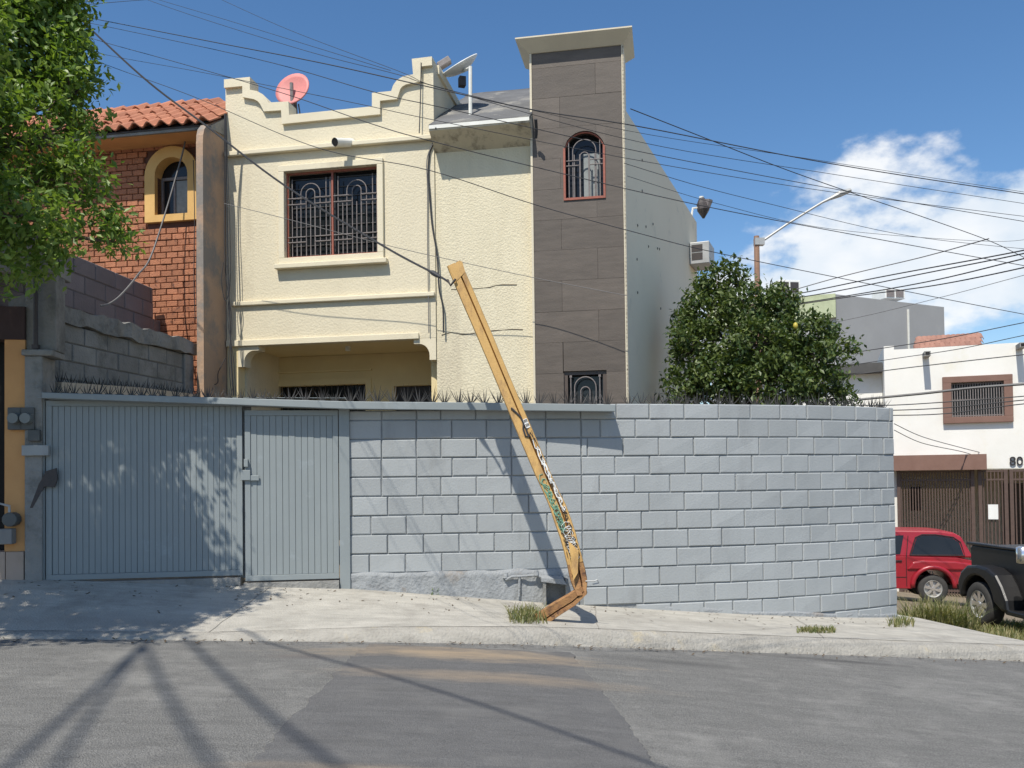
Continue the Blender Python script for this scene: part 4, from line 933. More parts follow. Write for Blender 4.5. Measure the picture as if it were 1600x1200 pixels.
# ------------------------------------------------------------------ trees
def leaves(mb_v, mb_f, centres, n, size, spread, rs, droop=.3):
    for c in centres:
        k = max(4, int(n*rs.uniform(.6, 1.4)))
        for _ in range(k):
            p = np.array(c)+rs.normal(0, 1, 3)*spread
            d = rs.normal(0, 1, 3); d[2] -= droop; d /= np.linalg.norm(d); up = rs.normal(0, 1, 3)*.7+np.array([0, 0, 1.]); s_ = np.cross(d, up); s_ /= (np.linalg.norm(s_)+1e-6); nn = np.cross(s_, d)
            l_ = size*rs.uniform(.6, 1.3); w_ = l_*.24
            i = len(mb_v); mb_v += [tuple(p), tuple(p+d*l_*.45+s_*w_+nn*l_*.06), tuple(p+d*l_), tuple(p+d*l_*.45-s_*w_+nn*l_*.06)]; mb_f += [(i, i+1, i+2), (i, i+2, i+3)]
def make_tree(name, label, base, trunk_pts, trunk_r, lobes, nclump, nleaf, size, spread, m, seed, droop=.3, cat='tree'):
    rs = np.random.default_rng(seed); t = thing(name, base, label, cat)
    tb = MB(); tb.tube(trunk_pts, trunk_r, 9)
    cs = []; top = Vector(trunk_pts[-1])
    for (c, r) in lobes:
        c = Vector(c); mid = top.lerp(c, .5)+Vector((rs.uniform(-.15, .15), rs.uniform(-.15, .15), .1)); tb.tube([top-Vector((0, 0, .1)), mid, c], [trunk_r[-1]*.7, trunk_r[-1]*.4, .012], 6)
        vol = r[0]*r[1]*r[2]
        for _ in range(max(3, int(nclump*vol))):
            v = rs.normal(0, 1, 3); v /= np.linalg.norm(v); q = rs.uniform(.45, 1.0)**.5*rs.uniform(.85, 1.08)
            p = (c.x+v[0]*r[0]*q, c.y+v[1]*r[1]*q, c.z+v[2]*r[2]*q); cs.append(p)
            if rs.uniform() < .25: tb.tube([c.lerp(Vector(p), .15), c.lerp(Vector(p), .6)+Vector((0, 0, .03)), p], [.012, .008, .004], 4)
    vs, fs = [], []; leaves(vs, fs, cs, nleaf, size, spread, rs, droop)
    tb.build('trunk', BARK, t)
    me = bpy.data.meshes.new('crown'); me.from_pydata([tuple(Vector(v)-WPOS[t.name]) for v in vs], [], fs); me.materials.append(m); o = bpy.data.objects.new('crown', me); COL.objects.link(o); o.parent = t
    return t, cs
# street tree whose trunk stands left of the picture
tx, ty = -5.9, 7.75
def tl(px, py, Y): return at(px, py, Y)
lobes = []
for px, py, Y, r in [(-110, 60, 5.85, (.4, .4, .3)), (15, 50, 8.1, (.62, .6, .55)), (85, 105, 8.1, (.42, .4, .42)), (112, 150, 8.0, (.3, .35, .3)), (55, 215, 7.75, (.48, .45, .42)), (100, 280, 7.75, (.36, .35, .32)), (135, 350, 7.7, (.32, .3, .2)), (178, 378, 7.8, (.16, .2, .09)),
                     (25, 340, 7.1, (.42, .4, .36)), (75, 385, 7.5, (.3, .3, .16)), (-20, 420, 7.2, (.36, .35, .2)), (-60, 310, 7.0, (.42, .42, .32)), (-120, 150, 7.4, (.7, .6, .6)), (-150, -60, 7.7, (.8, .7, .7)), (20, -50, 8.0, (.6, .6, .5)), (60, 10, 8.0, (.4, .4, .35)),
                     (-210, 250, 7.1, (.32, .3, .3)), (-110, 30, 5.9, (.42, .45, .35)), (-230, 20, 5.8, (.5, .5, .4)), (-190, 120, 6.3, (.5, .5, .4)), (-330, 120, 6.2, (.6, .6, .45))]:
    lobes.append((tl(px, py, Y), r))
for c in ((-4.25, 5.6, 4.55), (-5.1, 5.3, 4.7), (-6.0, 5.4, 4.6), (-4.9, 5.9, 5.3), (-5.9, 6.0, 5.4), (-4.6, 4.9, 4.9), (-5.5, 4.7, 4.9)): lobes.append((c, (.55, .5, .38)))
make_tree('street_tree', 'leafy bright green street tree hanging in from the left edge', (tx, ty, S(tx)), [(tx, ty, S(-5.9)-.1), (tx+.03, ty-.05, 1.3), (tx-.02, ty-.25, 2.6), (tx+.1, ty-.5, 3.6)], [.17, .14, .12, .10], lobes, 520, 50, .078, .085, LEAFA, 11, .25)
# citrus tree behind the wall
cx, cy = 3.45, 12.4; gz = -.1
lb = []
for px, py, Y, r in [(1085, 545, 12.6, (.36, .4, .5)), (1120, 440, 13.0, (.34, .35, .28)), (1150, 430, 12.9, (.2, .25, .18)), (1105, 490, 12.9, (.42, .45, .38)), (1170, 480, 12.4, (.42, .45, .34)), (1215, 475, 12.3, (.3, .35, .25)), (1190, 540, 11.9, (.5, .45, .4)), (1245, 520, 12.1, (.42, .4, .34)),
                     (1120, 590, 12.3, (.5, .45, .45)), (1205, 600, 11.8, (.5, .45, .38)), (1275, 560, 12.0, (.36, .4, .3)), (1300, 530, 12.2, (.22, .25, .13)), (1322, 545, 12.2, (.12, .2, .08)), (1285, 605, 12.0, (.36, .4, .32)), (1310, 620, 12.0, (.18, .3, .2)), (1070, 610, 12.5, (.3, .4, .35))]:
    lb.append((at(px, py, Y), r))
ct, ccs = make_tree('citrus_tree', 'dense dark green citrus tree rising behind the curved wall', (cx, cy, gz), [(cx, cy, gz-.1), (cx+.05, cy, .7), (cx-.03, cy, 1.3), (cx+.05, cy, 1.9)], [.13, .11, .10, .08], lb, 640, 52, .084, .07, LEAFB, 5, .2)
for (x, y) in ((1243, 509),):
    p = at(x, y, 11.5); mb = MB(); mb.tube([p+Vector((0, 0, -.045)), p+Vector((0, 0, -.03)), p, p+Vector((0, 0, .03)), p+Vector((0, 0, .045))], [.01, .028, .035, .026, .008], 8); mb.build('lemon', LEMON, ct, smooth=True)
# ------------------------------------------------------------------ grass and weeds
def blades(name, pts, h, m, seed, w=.006, lean=.5, kind=None, label=None, cat=None, group=None):
    rs = random.Random(seed); mb = MB(); nv = []; nf = []
    for p in pts:
        H_ = h*rs.uniform(.45, 1.2); a = rs.uniform(0, 6.28); l_ = rs.uniform(.1, lean)*H_; b = Vector((math.cos(a), math.sin(a), 0)); s1 = Vector((-b.y, b.x, 0))*w*rs.uniform(.6, 1.3); p = Vector(p); i = len(nv)
        nv += [p-s1, p+s1, p+b*l_*.35+Vector((0, 0, H_*.6))-s1*.7, p+b*l_*.35+Vector((0, 0, H_*.6))+s1*.7, p+b*l_+Vector((0, 0, H_))]; nf += [(i, i+1, i+3, i+2), (i+2, i+3, i+4)]
    mb.v = nv; mb.f = nf
    o = mb.build(name, m); tag(o, label, cat, group, kind); return o
rs = random.Random(3)
def spot(px, py, rx, ry, n, zf, lift=0):
    out_ = []
    for _ in range(n):
        x, y = px+rx*max(-1.7, min(1.7, rs.gauss(0, 1))), py+ry*max(-1.7, min(1.7, rs.gauss(0, 1))); Y = 8.5
        for _ in range(14):
            d = ray(x, y); z = zf(*(lambda q: (q.x, q.y))(at(x, y, Y))); Y += .6*(((z-EYE)/d.z*d.y)-Y)
        p = at(x, y, Y); p.z = zf(p.x, p.y)-.005; out_.append(p)
    return out_
blades('weed_tuft', spot(826, 966, 17, 5, 520, pave_z), .12, GRASSM, 1, .0045, 1.5, label='dry grass tuft at the foot of the bent post', cat='weeds', group='weeds on the pavement')
blades('weed_tuft', spot(690, 927, 9, 1.5, 130, pave_z), .07, LEAFA, 2, .008, .9, label='small green weed at the base of the wall near the gate', cat='weeds', group='weeds on the pavement')
blades('weed_tuft', spot(1275, 986, 17, 2, 420, pave_z), .05, GRASSM, 4, .006, .9, label='flat dry weed patch on the pavement before the curved wall', cat='weeds', group='weeds on the pavement')
blades('weed_tuft', spot(1408, 975, 11, 3, 170, pave_z), .10, GRASSM, 6, .006, .9, label='dry weeds at the right end of the block wall', cat='weeds', group='weeds on the pavement')
gp = []
for _ in range(16000):
    x = rs.uniform(4.75, 9.5); y = rs.uniform(9.3, 15.5)
    if y < 10.75-(x-4.9)*1.9 and x < 5.9: continue
    if x < 4.85+(y-10.42)*.226: continue
    gp.append(Vector((x, y, gh(x, y)-.07)))
blades('verge_grass', gp, .13, GRASSM, 9, .008, .9, kind='stuff')
gp = [Vector((6.06+.24*max(-1.6, min(1.6, rs.gauss(0, 1))), 12.3+.2*max(-1.6, min(1.6, rs.gauss(0, 1))), 0)) for _ in range(1100)]
for p in gp: p.z = gh(p.x, p.y)-.07
blades('tall_weed_clump', gp, .46, GRASSM, 12, .0075, 1.2, label='tall dry weed clump in front of the black pickup wheel', cat='weeds')
# ------------------------------------------------------------------ vehicles
def wheel(parent, c, r, wd, ax, rimm, spokes=6):
    ax = Vector(ax).normalized(); c = Vector(c); seg = 28
    a = ax.orthogonal().normalized(); b = ax.cross(a)
    ring = lambda rad, off: [c+ax*off+(a*math.cos(t)+b*math.sin(t))*rad for t in (2*math.pi*i/seg for i in range(seg))]
    ty = MB().loft([ring(r*.62, wd*.5), ring(r*.70, wd*.52), ring(r*.93, wd*.5), ring(r, wd*.36), ring(r, -wd*.36), ring(r*.93, -wd*.5), ring(r*.62, -wd*.5)], cap=False).build('wheel', TYRE, parent, smooth=True)
    MB().loft([ring(r*.63, wd*.46), ring(r*.60, wd*.50), ring(r*.54, wd*.40), ring(r*.5, wd*.2), ring(.02, wd*.2)], cap=False).build('rim', GALV, ty)
    for i in range(spokes):
        t = 2*math.pi*i/spokes; d = a*math.cos(t)+b*math.sin(t); s_ = ax.cross(d)
        p = [c+ax*wd*.42+d*r*.12+s_*r*.07, c+ax*wd*.42+d*r*.12-s_*r*.07, c+ax*wd*.44+d*r*.56-s_*r*.12, c+ax*wd*.44+d*r*.56+s_*r*.12]; MB().prism(p, -ax*.04).build('spoke', rimm, ty)
    MB().tube([c+ax*wd*.2, c+ax*wd*.5], [r*.17, r*.12], 12).build('hub', rimm, ty)
    return ty
class Car:
    def __init__(s, name, origin, ang, label, cat):
        s.o = Vector(origin); s.m = Matrix.Rotation(ang, 3, 'Z'); s.t = thing(name, origin, label, cat)
    def w(s, x, y, z): return s.o + s.m @ Vector((x, y, z))           # x along the car, y away from the viewer, z up
    def shell(s, name, prof, y0, y1, m, bevel=.03, parent=None):      # side profile swept across the width
        return MB().prism([s.w(x, y0, z) for x, z in prof], s.w(0, y1, 0)-s.w(0, y0, 0)).build(name, m, parent or s.t, bevel=bevel)
    def taper(s, name, prof, y0, y1, zref, k, m, bevel=.02):           # greenhouse leaning inwards above zref
        f = [s.w(x, y0+max(0, z-zref)*k, z) for x, z in prof]; b = [s.w(x, y1-max(0, z-zref)*k, z) for x, z in prof]
        return MB().loft([f, b]).build(name, m, s.t, bevel=bevel)
def arcpts(cx, cz, r, a0, a1, n): return [(cx+r*math.cos(a), cz+r*math.sin(a)) for a in lin(a0, a1, n)]
# red sport utility truck, facing left
p = at(1459, 940, 21.0); red = Car('red_truck', (p.x, p.y, gh(p.x, p.y)-.05), math.radians(-13), 'red truck with dark side glass parked behind the black pickup', 'truck')
rr_ = .34
bod = [(-3.5, .42), (-3.5, .85), (-3.3, 1.02), (-2.2, 1.10), (-.62, 1.12), (.55, 1.10), (.92, 1.02), (.98, .80), (.98, .50), (.80, .46), (.46, .46)]+arcpts(0, .36, .45, .15, math.pi-.15, 13)+[(-.48, .34), (-2.4, .34)]+arcpts(-2.85, .36, .43, .1, math.pi-.1, 11)+[(-3.3, .40)]
red.shell('body', bod, 0, 1.72, CARR, .035)
red.taper('cabin', [(-2.1, 1.10), (-1.45, 1.68), (-1.2, 1.76), (.2, 1.74), (.5, 1.70), (.68, 1.60), (.92, 1.10)], .06, 1.66, 1.1, .16, CARR, .04)
def glass(car, pts, y0, k, zref, name, m=GLASS, th=.008):
    f = [car.w(x, y0+max(0, z-zref)*k-th, z) for x, z in pts]; return MB().prism(f, car.w(0, .012, 0)-car.w(0, 0, 0)).build(name, m, car.t)
glass(red, [(-.47, 1.17), (-.33, 1.56), (-.2, 1.62), (.1, 1.62), (.48, 1.56), (.62, 1.46), (.70, 1.17)], .06, .16, 1.1, 'rear_side_window')
glass(red, [(-1.85, 1.17), (-1.35, 1.60), (-.62, 1.63), (-.72, 1.17)], .06, .16, 1.1, 'front_side_window')
MB().tube([red.w(x, -.03, z) for x, z in arcpts(0, .40, .47, -.05, math.pi+.05, 15)], .055, 8).build('wheel_arch', CARR, red.t, smooth=True)
MB().tube([red.w(x, -.03, z) for x, z in arcpts(-2.85, .40, .45, -.05, math.pi+.05, 15)], .05, 8).build('wheel_arch', CARR, red.t, smooth=True)
red.shell('bumper', [(.92, .40), (1.10, .42), (1.12, .62), (.92, .64)], .05, 1.67, CARB, .02)
red.shell('haunch', [(-.6, .80), (-.45, 1.0), (-.2, 1.04), (.5, 1.02), (.9, .96), (.9, .80)], -.045, .05, CARR, .04)
red.shell('tail_light', [(.93, .72), (.995, .72), (.99, 1.0), (.93, 1.02)], -.012, .12, mat('lamp_red', (.30, .01, .012), .25), .01)
for xs_ in ([(-.60, .40), (-.60, 1.1), (-.52, 1.62)], [(-1.9, .40), (-1.95, 1.1)], [(-.6, .62), (-3.2, .60)]): MB().tube([red.w(x, -.004+(max(0, z-1.1)*.16+.055 if z > 1.15 else 0), z) for x, z in xs_], .008, 5).build('panel_seam', BLACK, red.t)
MB().tube([red.w(x, .05+max(0, z-1.1)*.16-.0, z) for x, z in [(-.50, 1.15), (-.35, 1.58), (-.2, 1.645), (.1, 1.645), (.5, 1.585), (.65, 1.47), (.73, 1.15), (-.50, 1.15)]], .014, 6).build('window_seal', BLACK, red.t)
red.shell('door_handle', [(-.86, 1.0), (-.70, 1.0), (-.70, 1.03), (-.86, 1.03)], -.03, .01, CARB, .005)
nv = red.m @ Vector((0, -1, 0))
for x in (0, -2.85): wheel(red.t, red.w(x, .13, rr_), rr_, .22, nv, CHROME)
for x in (0, -2.85): wheel(red.t, red.w(x, 1.59, rr_), rr_, .22, -nv, CHROME)
red.shell('chassis', [(-3.2, .30), (.8, .30), (.8, .41), (-3.2, .41)], .3, 1.4, BLACK, 0)
# black stepside pickup, facing right and partly out of the picture
p = at(1527, 968, 14.0); blk = Car('black_pickup', (p.x, p.y, gh(p.x, p.y)-.05), math.radians(-87), 'matte black old stepside pickup with chrome wheels at the right edge', 'truck')
br = .36
blk.shell('bed', [(-.62, .50), (-.66, 1.22), (-.60, 1.26), (1.05, 1.26), (1.05, .50)], .30, 1.55, CARB, .02)
blk.shell('bed_rail', [(-.72, 1.265), (-.72, 1.31), (1.06, 1.30), (1.06, 1.265)], .27, .42, CARB, .012)
fen = [(-.50, .42)]+arcpts(0, .40, .42, math.pi-.06, .15, 13)+[(.62, .34), (.78, .34), (.74, .52), (.62, .72), (.48, .88), (.26, .97), (-.02, .99), (-.28, .96), (-.46, .84), (-.56, .66)]
blk.shell('rear_fender', fen, .0, .32, CARB, .07)
blk.shell('running_board', [(.70, .30), (2.9, .30), (2.9, .38), (.66, .38)], .02, .34, CARB, .02)
blk.shell('cab', [(1.10, .40), (1.10, 1.08), (1.2, 1.14), (2.75, 1.14), (2.9, 1.05), (2.9, .40)], .12, 1.72, CARB, .06)
blk.taper('roof', [(1.14, 1.12), (1.22, 1.62), (1.36, 1.74), (2.2, 1.74), (2.42, 1.62), (2.70, 1.12)], .16, 1.68, 1.12, .18, CARB, .05)
glass(blk, [(1.30, 1.2), (1.36, 1.56), (2.2, 1.58), (2.46, 1.2)], .16, .18, 1.12, 'side_window')
blk.shell('hood', [(2.91, .45), (2.91, 1.08), (4.2, .98), (4.35, .85), (4.35, .45)], .35, 1.5, CARB, .08)
blk.shell('front_fender', [(2.95, .40)]+arcpts(3.55, .40, .42, math.pi-.06, .06, 13)+[(4.2, .42), (4.3, .7), (3.95, .93), (3.3, .98), (2.95, .86)], .0, .36, CARB, .07)
for xs_ in ([(1.10, .42), (1.10, 1.1)], [(2.45, .42), (2.5, 1.1)]): MB().tube([blk.w(x, .117, z) for x, z in xs_], .006, 5).build('panel_seam', BLACK, blk.t)
blk.shell('tailgate', [(-.70, .55), (-.70, 1.22), (-.663, 1.22), (-.663, .55)], .34, 1.5, CARB, .01)
blk.shell('side_trim', [(1.0, .24), (3.0, .24), (3.0, .28), (1.0, .28)], .10, .2, GALV, .005)
mb = MB(); c = blk.w(1.22, -.02, 1.26); mb.tube([c+blk.m @ Vector((0, 0, -.13)), c+blk.m @ Vector((0, 0, -.11)), c+blk.m @ Vector((0, 0, .11)), c+blk.m @ Vector((0, 0, .13))], [.05, .09, .09, .05], 12); mr_ = mb.build('mirror', CHROME, blk.t, smooth=True)
MB().tube([c, blk.w(1.25, .16, 1.12)], .012, 6).build('mirror_stalk', CHROME, blk.t)
nv = blk.m @ Vector((0, -1, 0))
for x in (0, 3.55):
    wheel(blk.t, blk.w(x, .14, br), br, .24, nv, CHROME, 8); wheel(blk.t, blk.w(x, 1.62, br), br, .24, -nv, CHROME, 8)
blk.shell('chassis', [(-.5, .34), (4.2, .34), (4.2, .46), (-.5, .46)], .5, 1.3, BLACK, 0)
MB().box(blk.w(-.62, .36, .56), (.08, .10, .12), math.radians(-87)).build('tail_light', mat('tail_red', (.20, .01, .01), .3), blk.t)
# ------------------------------------------------------------------ white house across the side street
WA = math.radians(20); WPn = Plane((12.05, 27.6), WA)
wh = thing('white_house', WPn.w(4, -2.2), 'white flat roofed house number 803 with brown framed window and railings', 'house')
q = WPn.uz
ztop = q(1490, 541)[1]; ul = q(1383, 600)[0]; ur = ul+9.0; zgar = q(1470, 733)[1]; zg = -2.6
wx0, wx1, wz0, wz1 = q(1486, 625)[0], q(1568, 625)[0], q(1527, 651)[1], q(1527, 597)[1]
mb = MB(); WPn.box(mb, ul, wx0, zgar, ztop, -.25, 0); WPn.box(mb, wx1, ur, zgar, ztop, -.25, 0); WPn.box(mb, wx0, wx1, zgar, wz0, -.25, 0); WPn.box(mb, wx0, wx1, wz1, ztop, -.25, 0)
mb.build('front_wall', WHITEW, wh)
WPn.box(MB(), ul, ur, zg, ztop-.3, -8, -2.6).build('inner_wall', mat('beige_inner_wall', (.48, .42, .32), .9), wh)  # plain beige base colour on the wall behind the porch
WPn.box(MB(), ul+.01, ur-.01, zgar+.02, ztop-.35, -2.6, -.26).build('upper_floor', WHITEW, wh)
WPn.box(MB(), ul-.02, ul+.28, zg, ztop+.12, -8, .03).build('corner_pier', WHITEW, wh)
wv = WPn.box(MB(), wx0, wx1, wz0, wz1, -.22, -.16).build('window', GLASS, wh)
T = .24
for a, b, c, d in ((wx0-T, wx1+T, wz1, wz1+T*.8), (wx0-T, wx1+T, wz0-T*.8, wz0), (wx0-T, wx0, wz0, wz1), (wx1, wx1+T, wz0, wz1)): WPn.box(MB(), a, b, c, d, .002, .13).build('frame', BROWNP, wv, bevel=.01)
mb = MB()
for i in range(20): u = wx0+(wx1-wx0)*(i+.5)/20; WPn.box(mb, u-.012, u+.012, wz0, wz1, -.02, .01)
for f in (.04, .5, .96): z = wz0+(wz1-wz0)*f; WPn.box(mb, wx0, wx1, z-.015, z+.015, -.045, -.021)
mb.build('grille', GREYI, wv)
for k, (px, py) in enumerate(((1446, 556), (1592, 543))):
    u, z = q(px, py, 0); o = WPn.box(MB(), u-.09, u+.09, z-.07, z+.07, .001, .62).build('rain_spout', CONC, wh); WPn.box(MB(), u-.06, u+.06, z-.04, z+.045, .621, .63).build('mouth', DARKIN, o)
ug = q(1537, 720)[0]
WPn.box(MB(), ul-.3, ug, zgar-.03, q(1470, 711)[1], .002, .55).build('garage_lintel', BROWNP, wh)
def railing(name, u0, u1, z0, z1, n_, o, label=None):
    mb = MB()
    for i in range(n_+1): u = u0+(u1-u0)*i/n_; WPn.box(mb, u-.017, u+.017, z0, z1, o-.017, o+.017)
    r_ = mb.build(name, BROWNI, wh)
    for z in (z0+.12, z0+.75, z1-.28, z1-.02):
        WPn.box(MB(), u0-.03, u1+.03, z-.025, z+.025, o-.022, o+.022).build('rail', BROWNI, r_)
    for u in (u0, u1): WPn.box(MB(), u-.05, u+.05, z0-.05, z1+.03, o-.05, o+.05).build('post', BROWNI, r_)
    return r_
railing('garage_gate', ul+.32, ug-.35, zg+.2, zgar-.06, 26, .18)
railing('railing', ug-.15, ug+.55, zg+.2, zgar-.06, 7, .2); railing('entrance_gate', ug+.7, ug+3.6, zg+.2, zgar-.06, 26, .2)
WPn.box(MB(), ug-1.9, ug-1.55, zgar-1.4, zgar-.6, -2.598, -2.57).build('inner_window', DARKIN, wh)
WPn.box(MB(), ug+.05, ug+.32, zgar-1.55, zgar-1.1, .24, .27).build('notice_plate', WHITEP, wh)
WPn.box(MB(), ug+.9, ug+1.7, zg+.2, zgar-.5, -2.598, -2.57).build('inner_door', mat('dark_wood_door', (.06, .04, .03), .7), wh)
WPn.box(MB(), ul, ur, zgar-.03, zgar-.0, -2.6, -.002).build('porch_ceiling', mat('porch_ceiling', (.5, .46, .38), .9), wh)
cu = bpy.data.curves.new('house_number', 'FONT'); cu.body = '803'; cu.size = .38; cu.extrude = .02
to = bpy.data.objects.new('tmp', cu); COL.objects.link(to); bpy.context.view_layer.update()
me = bpy.data.meshes.new_from_object(to.evaluated_get(bpy.context.evaluated_depsgraph_get())); bpy.data.objects.remove(to)
me.materials.clear(); me.materials.append(INKP); o = bpy.data.objects.new('house_number', me); COL.objects.link(o)
u, z = q(1577, 727, .03); place(o, WPn.w(u, z, .03), wh); o.rotation_euler = (math.pi/2, 0, -WA)
# tiles on its roof
src = None
t0 = q(1430, 548, -1.0); t1 = q(1532, 540, -1.0)
for r in range(3):
    for c in range(13):
        u = t0[0]+(t1[0]-t0[0])*(c+.5)/13; z = ztop+.03+r*.16; org = WPn.w(u+r*.06, z, -.8-r*.3)
        if src is None:
            mb = MB(); ns = 8; pr = [Vector((.12*math.cos(math.pi*i/ns), 0, .09*math.sin(math.pi*i/ns))) for i in range(ns+1)]; pr = pr+[p*.86 for p in reversed(pr)]
            mb.loft([pr, [p+Vector((0, .42, 0)) for p in pr]]); src = mb.build('roof_tile', mat('dull_clay_tile', (.33, .17, .12), .85, (.25, .125, .09), 4, .8, rnd=.15), wh, origin=Vector((0, 0, 0))); place(src, org, wh); src.rotation_euler = (.5, 0, -WA)
        else: inst('roof_tile', src, org, wh, (.5, 0, -WA))
WPn.poly(MB(), [(t0[0]-.05, ztop-.35), (t1[0]+.2, ztop-.35), (t1[0]+.2, ztop+.02), (t0[0]-.05, ztop+.02)], -2.2, -.62).build('tile_base', CONC, wh)
# lower wing at its left
lw = thing('side_wing', WPn.w(-2.2, -2.2, -1.0), 'low white side wing with dark slab behind the citrus tree', 'building')
zz = q(1360, 570, -1.)[1]
WPn.box(MB(), ul-4.5, ul-.03, zg, zz-.3, -6, -1.0).build('wall', WHITEW, lw)
WPn.box(MB(), ul-4.6, ul-.04, zz-.299, zz+.02, -6, -.6).build('roof_slab', mat('dark_slab', (.09, .088, .085), .9), lw)
# grey building behind
GA = math.radians(-27); gb0 = at(1308, 560, 36); GPn = Plane((gb0.x, gb0.y), GA)
gb = thing('grey_building', GPn.w(3, -2.5), 'plain grey rendered building with pale green fascia behind the white house', 'building')
zt = GPn.uz(1308, 460)[1]; u1 = GPn.uz(1475, 480)[0]
GPn.box(MB(), 0, u1, -3, zt, -.3, 0).build('side_wall', GREYW, gb)
GPn.box(MB(), 0.02, u1, -3, zt-.2, -7, -.31).build('rear_volume', GREYW, gb)
F2 = Plane((gb0.x-5.2*math.cos(math.radians(22)), gb0.y+5.2*math.sin(math.radians(22))), math.radians(22))
F2.box(MB(), 0, 5.17, -3, zt-1.0, -5, -.02).build('front_wall', mat('pale_grey_wall', (.45, .45, .45), .9), gb)
F2.box(MB(), -.1, 5.19, zt-.999, zt-.01, -5, .25).build('fascia', GREENB, gb)
GPn.box(MB(), GPn.uz(1418, 480)[0]-.03, GPn.uz(1418, 480)[0]+.03, zt-3.6, zt-.3, .002, .06).build('down_pipe', PVC, gb)
def acbox(px, py, Y, sx, sz, rz, label):
    p = at(px, py, Y); t = thing('rooftop_cooler', p, label, 'air conditioner', 'rooftop air conditioners')
    MB().box(p+Vector((0, 0, sz/2)), (sx, sx, sz), rz).build('casing', WHITEP, t, bevel=.02); m3 = Matrix.Rotation(rz, 3, 'Z')
    for k in (0, 1):
        c = p+m3 @ Vector((-sx*.24+k*sx*.46, -sx/2-.006, sz*.5)); MB().box(c, (sx*.38, .03, sz*.7), rz).build('louvre', DARKI if 'dark' in label else GREYI, t)
acbox(1226, 464, 36.5, .95, .62, .15, 'rooftop cooler with dark louvres above the citrus tree')
acbox(1388, 470, 39, 1.0, .45, .2, 'low white rooftop cooler on the grey building')
sx_, sy_ = gb0.x-5, gb0.y+4
# ------------------------------------------------------------------ street lamp
p0 = at(1186, 520, 20); lz = gh(p0.x, 20)
sl_ = thing('street_lamp', (p0.x, 20, lz), 'rusty street lamp pole with long upswept arm', 'street lamp')
tp = at(1182, 369, 20)
MB().tube([(p0.x, 20, lz-.1), (tp.x, 20, 2.5), tp], [.085, .075, .062], 10).build('pole', LAMPP, sl_)
arm = [at(1183, 378, 20), at(1195, 374, 20), at(1230, 350, 20), at(1270, 325, 20), at(1285, 316, 20), at(1308, 305, 20), at(1328, 297, 20)]
MB().tube(arm, [.032, .030, .028, .028, .03, .045, .035], 8).build('arm', GALV, sl_)
MB().box(at(1186, 378, 20), (.22, .16, .16)).build('bracket', GALV, sl_)
MB().tube([at(1298, 310, 20), at(1312, 303, 20), at(1329, 297, 20)], [.04, .075, .05], 8).build('lamp_head', GALV, sl_)
# ------------------------------------------------------------------ cables
def smooth_path(pts, n=10):
    pts = [Vector(p) for p in pts]
    if len(pts) == 2: return [pts[0].lerp(pts[1], i/n) for i in range(n+1)]
    res = []
    for i in range(len(pts)-1):
        a, b, c, d = pts[max(i-1, 0)], pts[i], pts[i+1], pts[min(i+2, len(pts)-1)]
        for k in range(n):
            t = k/n; res.append(.5*((2*b)+(c-a)*t+(2*a-5*b+4*c-d)*t*t+(3*b-a-3*c+d)*t**3))
    return res+[pts[-1]]
def cable(pts, r, label, m=CABLE, group='overhead cables', seg=5, near=False):
    if near: pts = [(x, y, Y*float(np.interp(x, [150, 600], [.97, .53]))) for x, y, Y in pts]; r *= .32
    w_ = [at(*p) for p in pts]
    o = MB().tube(smooth_path(w_, 8), r, seg).build('overhead_cable', m); tag(o, label, 'cable', group); return o
cable([(40, -60, 9.8), (95, 0, 9.7), (220, 118, 9.5), (320, 195, 9.3), (445, 290, 9.0), (600, 385, 8.6), (680, 428, 8.28), (700, 440, 8.19)], .011, 'black service cable slanting down to the top of the leaning post')
p = at(681, 429, 8.275); MB().tube([at(672, 424, 8.31), at(676, 426, 8.295), p, at(688, 433, 8.245)], [.014, .024, .024, .014], 8).build('cable_joint', CABLE, bpy.data.objects['overhead_cable'])
A = 'overhead_cable'
def far(pts): return pts
cable([(60, 12, 9.0), (140, 28, 9.0), (340, 67, 9.3), (500, 98, 9.6), (680, 138, 10), (835, 172, 10.3), (1000, 198, 10.8), (1300, 256, 12), (1600, 303, 13.5), (1750, 325, 14.5)], .0115, 'thick black cable crossing in front of the parapet and tower near the top', near=True)
cable([(60, 20, 9.2), (150, 38, 9.2), (400, 92, 9.5), (585, 144, 9.8), (700, 170, 10), (1000, 237, 11), (1330, 300, 12), (1600, 346, 13), (1750, 370, 14)], .008, 'thin cable under the thick one passing the lamp head', near=True)
cable([(100, 40, 9.2), (150, 62, 9.2), (275, 97, 9.4), (440, 145, 9.7), (585, 195, 10), (680, 222, 10.2), (840, 262, 10.6), (1090, 320, 11), (1330, 366, 12), (1600, 415, 13), (1750, 440, 13.6)], .009, 'black cable crossing below the dish towards the far wall lamp', near=True)
cable([(60, 50, 9.4), (150, 82, 9.4), (310, 112, 9.7), (530, 156, 10), (690, 190, 10.4), (1005, 252, 11.2), (1300, 300, 12.2), (1600, 338, 13.4), (1750, 355, 14)], .007, 'thin cable running just over the low parapet step', near=True)
cable([(80, 60, 9.0), (150, 95, 9.0), (300, 150, 9.2), (440, 210, 9.5), (530, 240, 9.7), (670, 266, 10), (840, 321, 10.4), (1000, 365, 10.8), (1120, 395, 11.2), (1400, 452, 12), (1600, 491, 12.6), (1750, 518, 13)], .0085, 'long cable passing below the arched tower window', near=True)
cable([(190, -15, 10), (300, 24, 10.2), (480, 80, 10.6), (620, 116, 11), (690, 138, 11.2), (1000, 222, 12), (1300, 272, 13), (1600, 318, 14)], .007, 'thin cable high left joining the tower crossing lines', near=True)
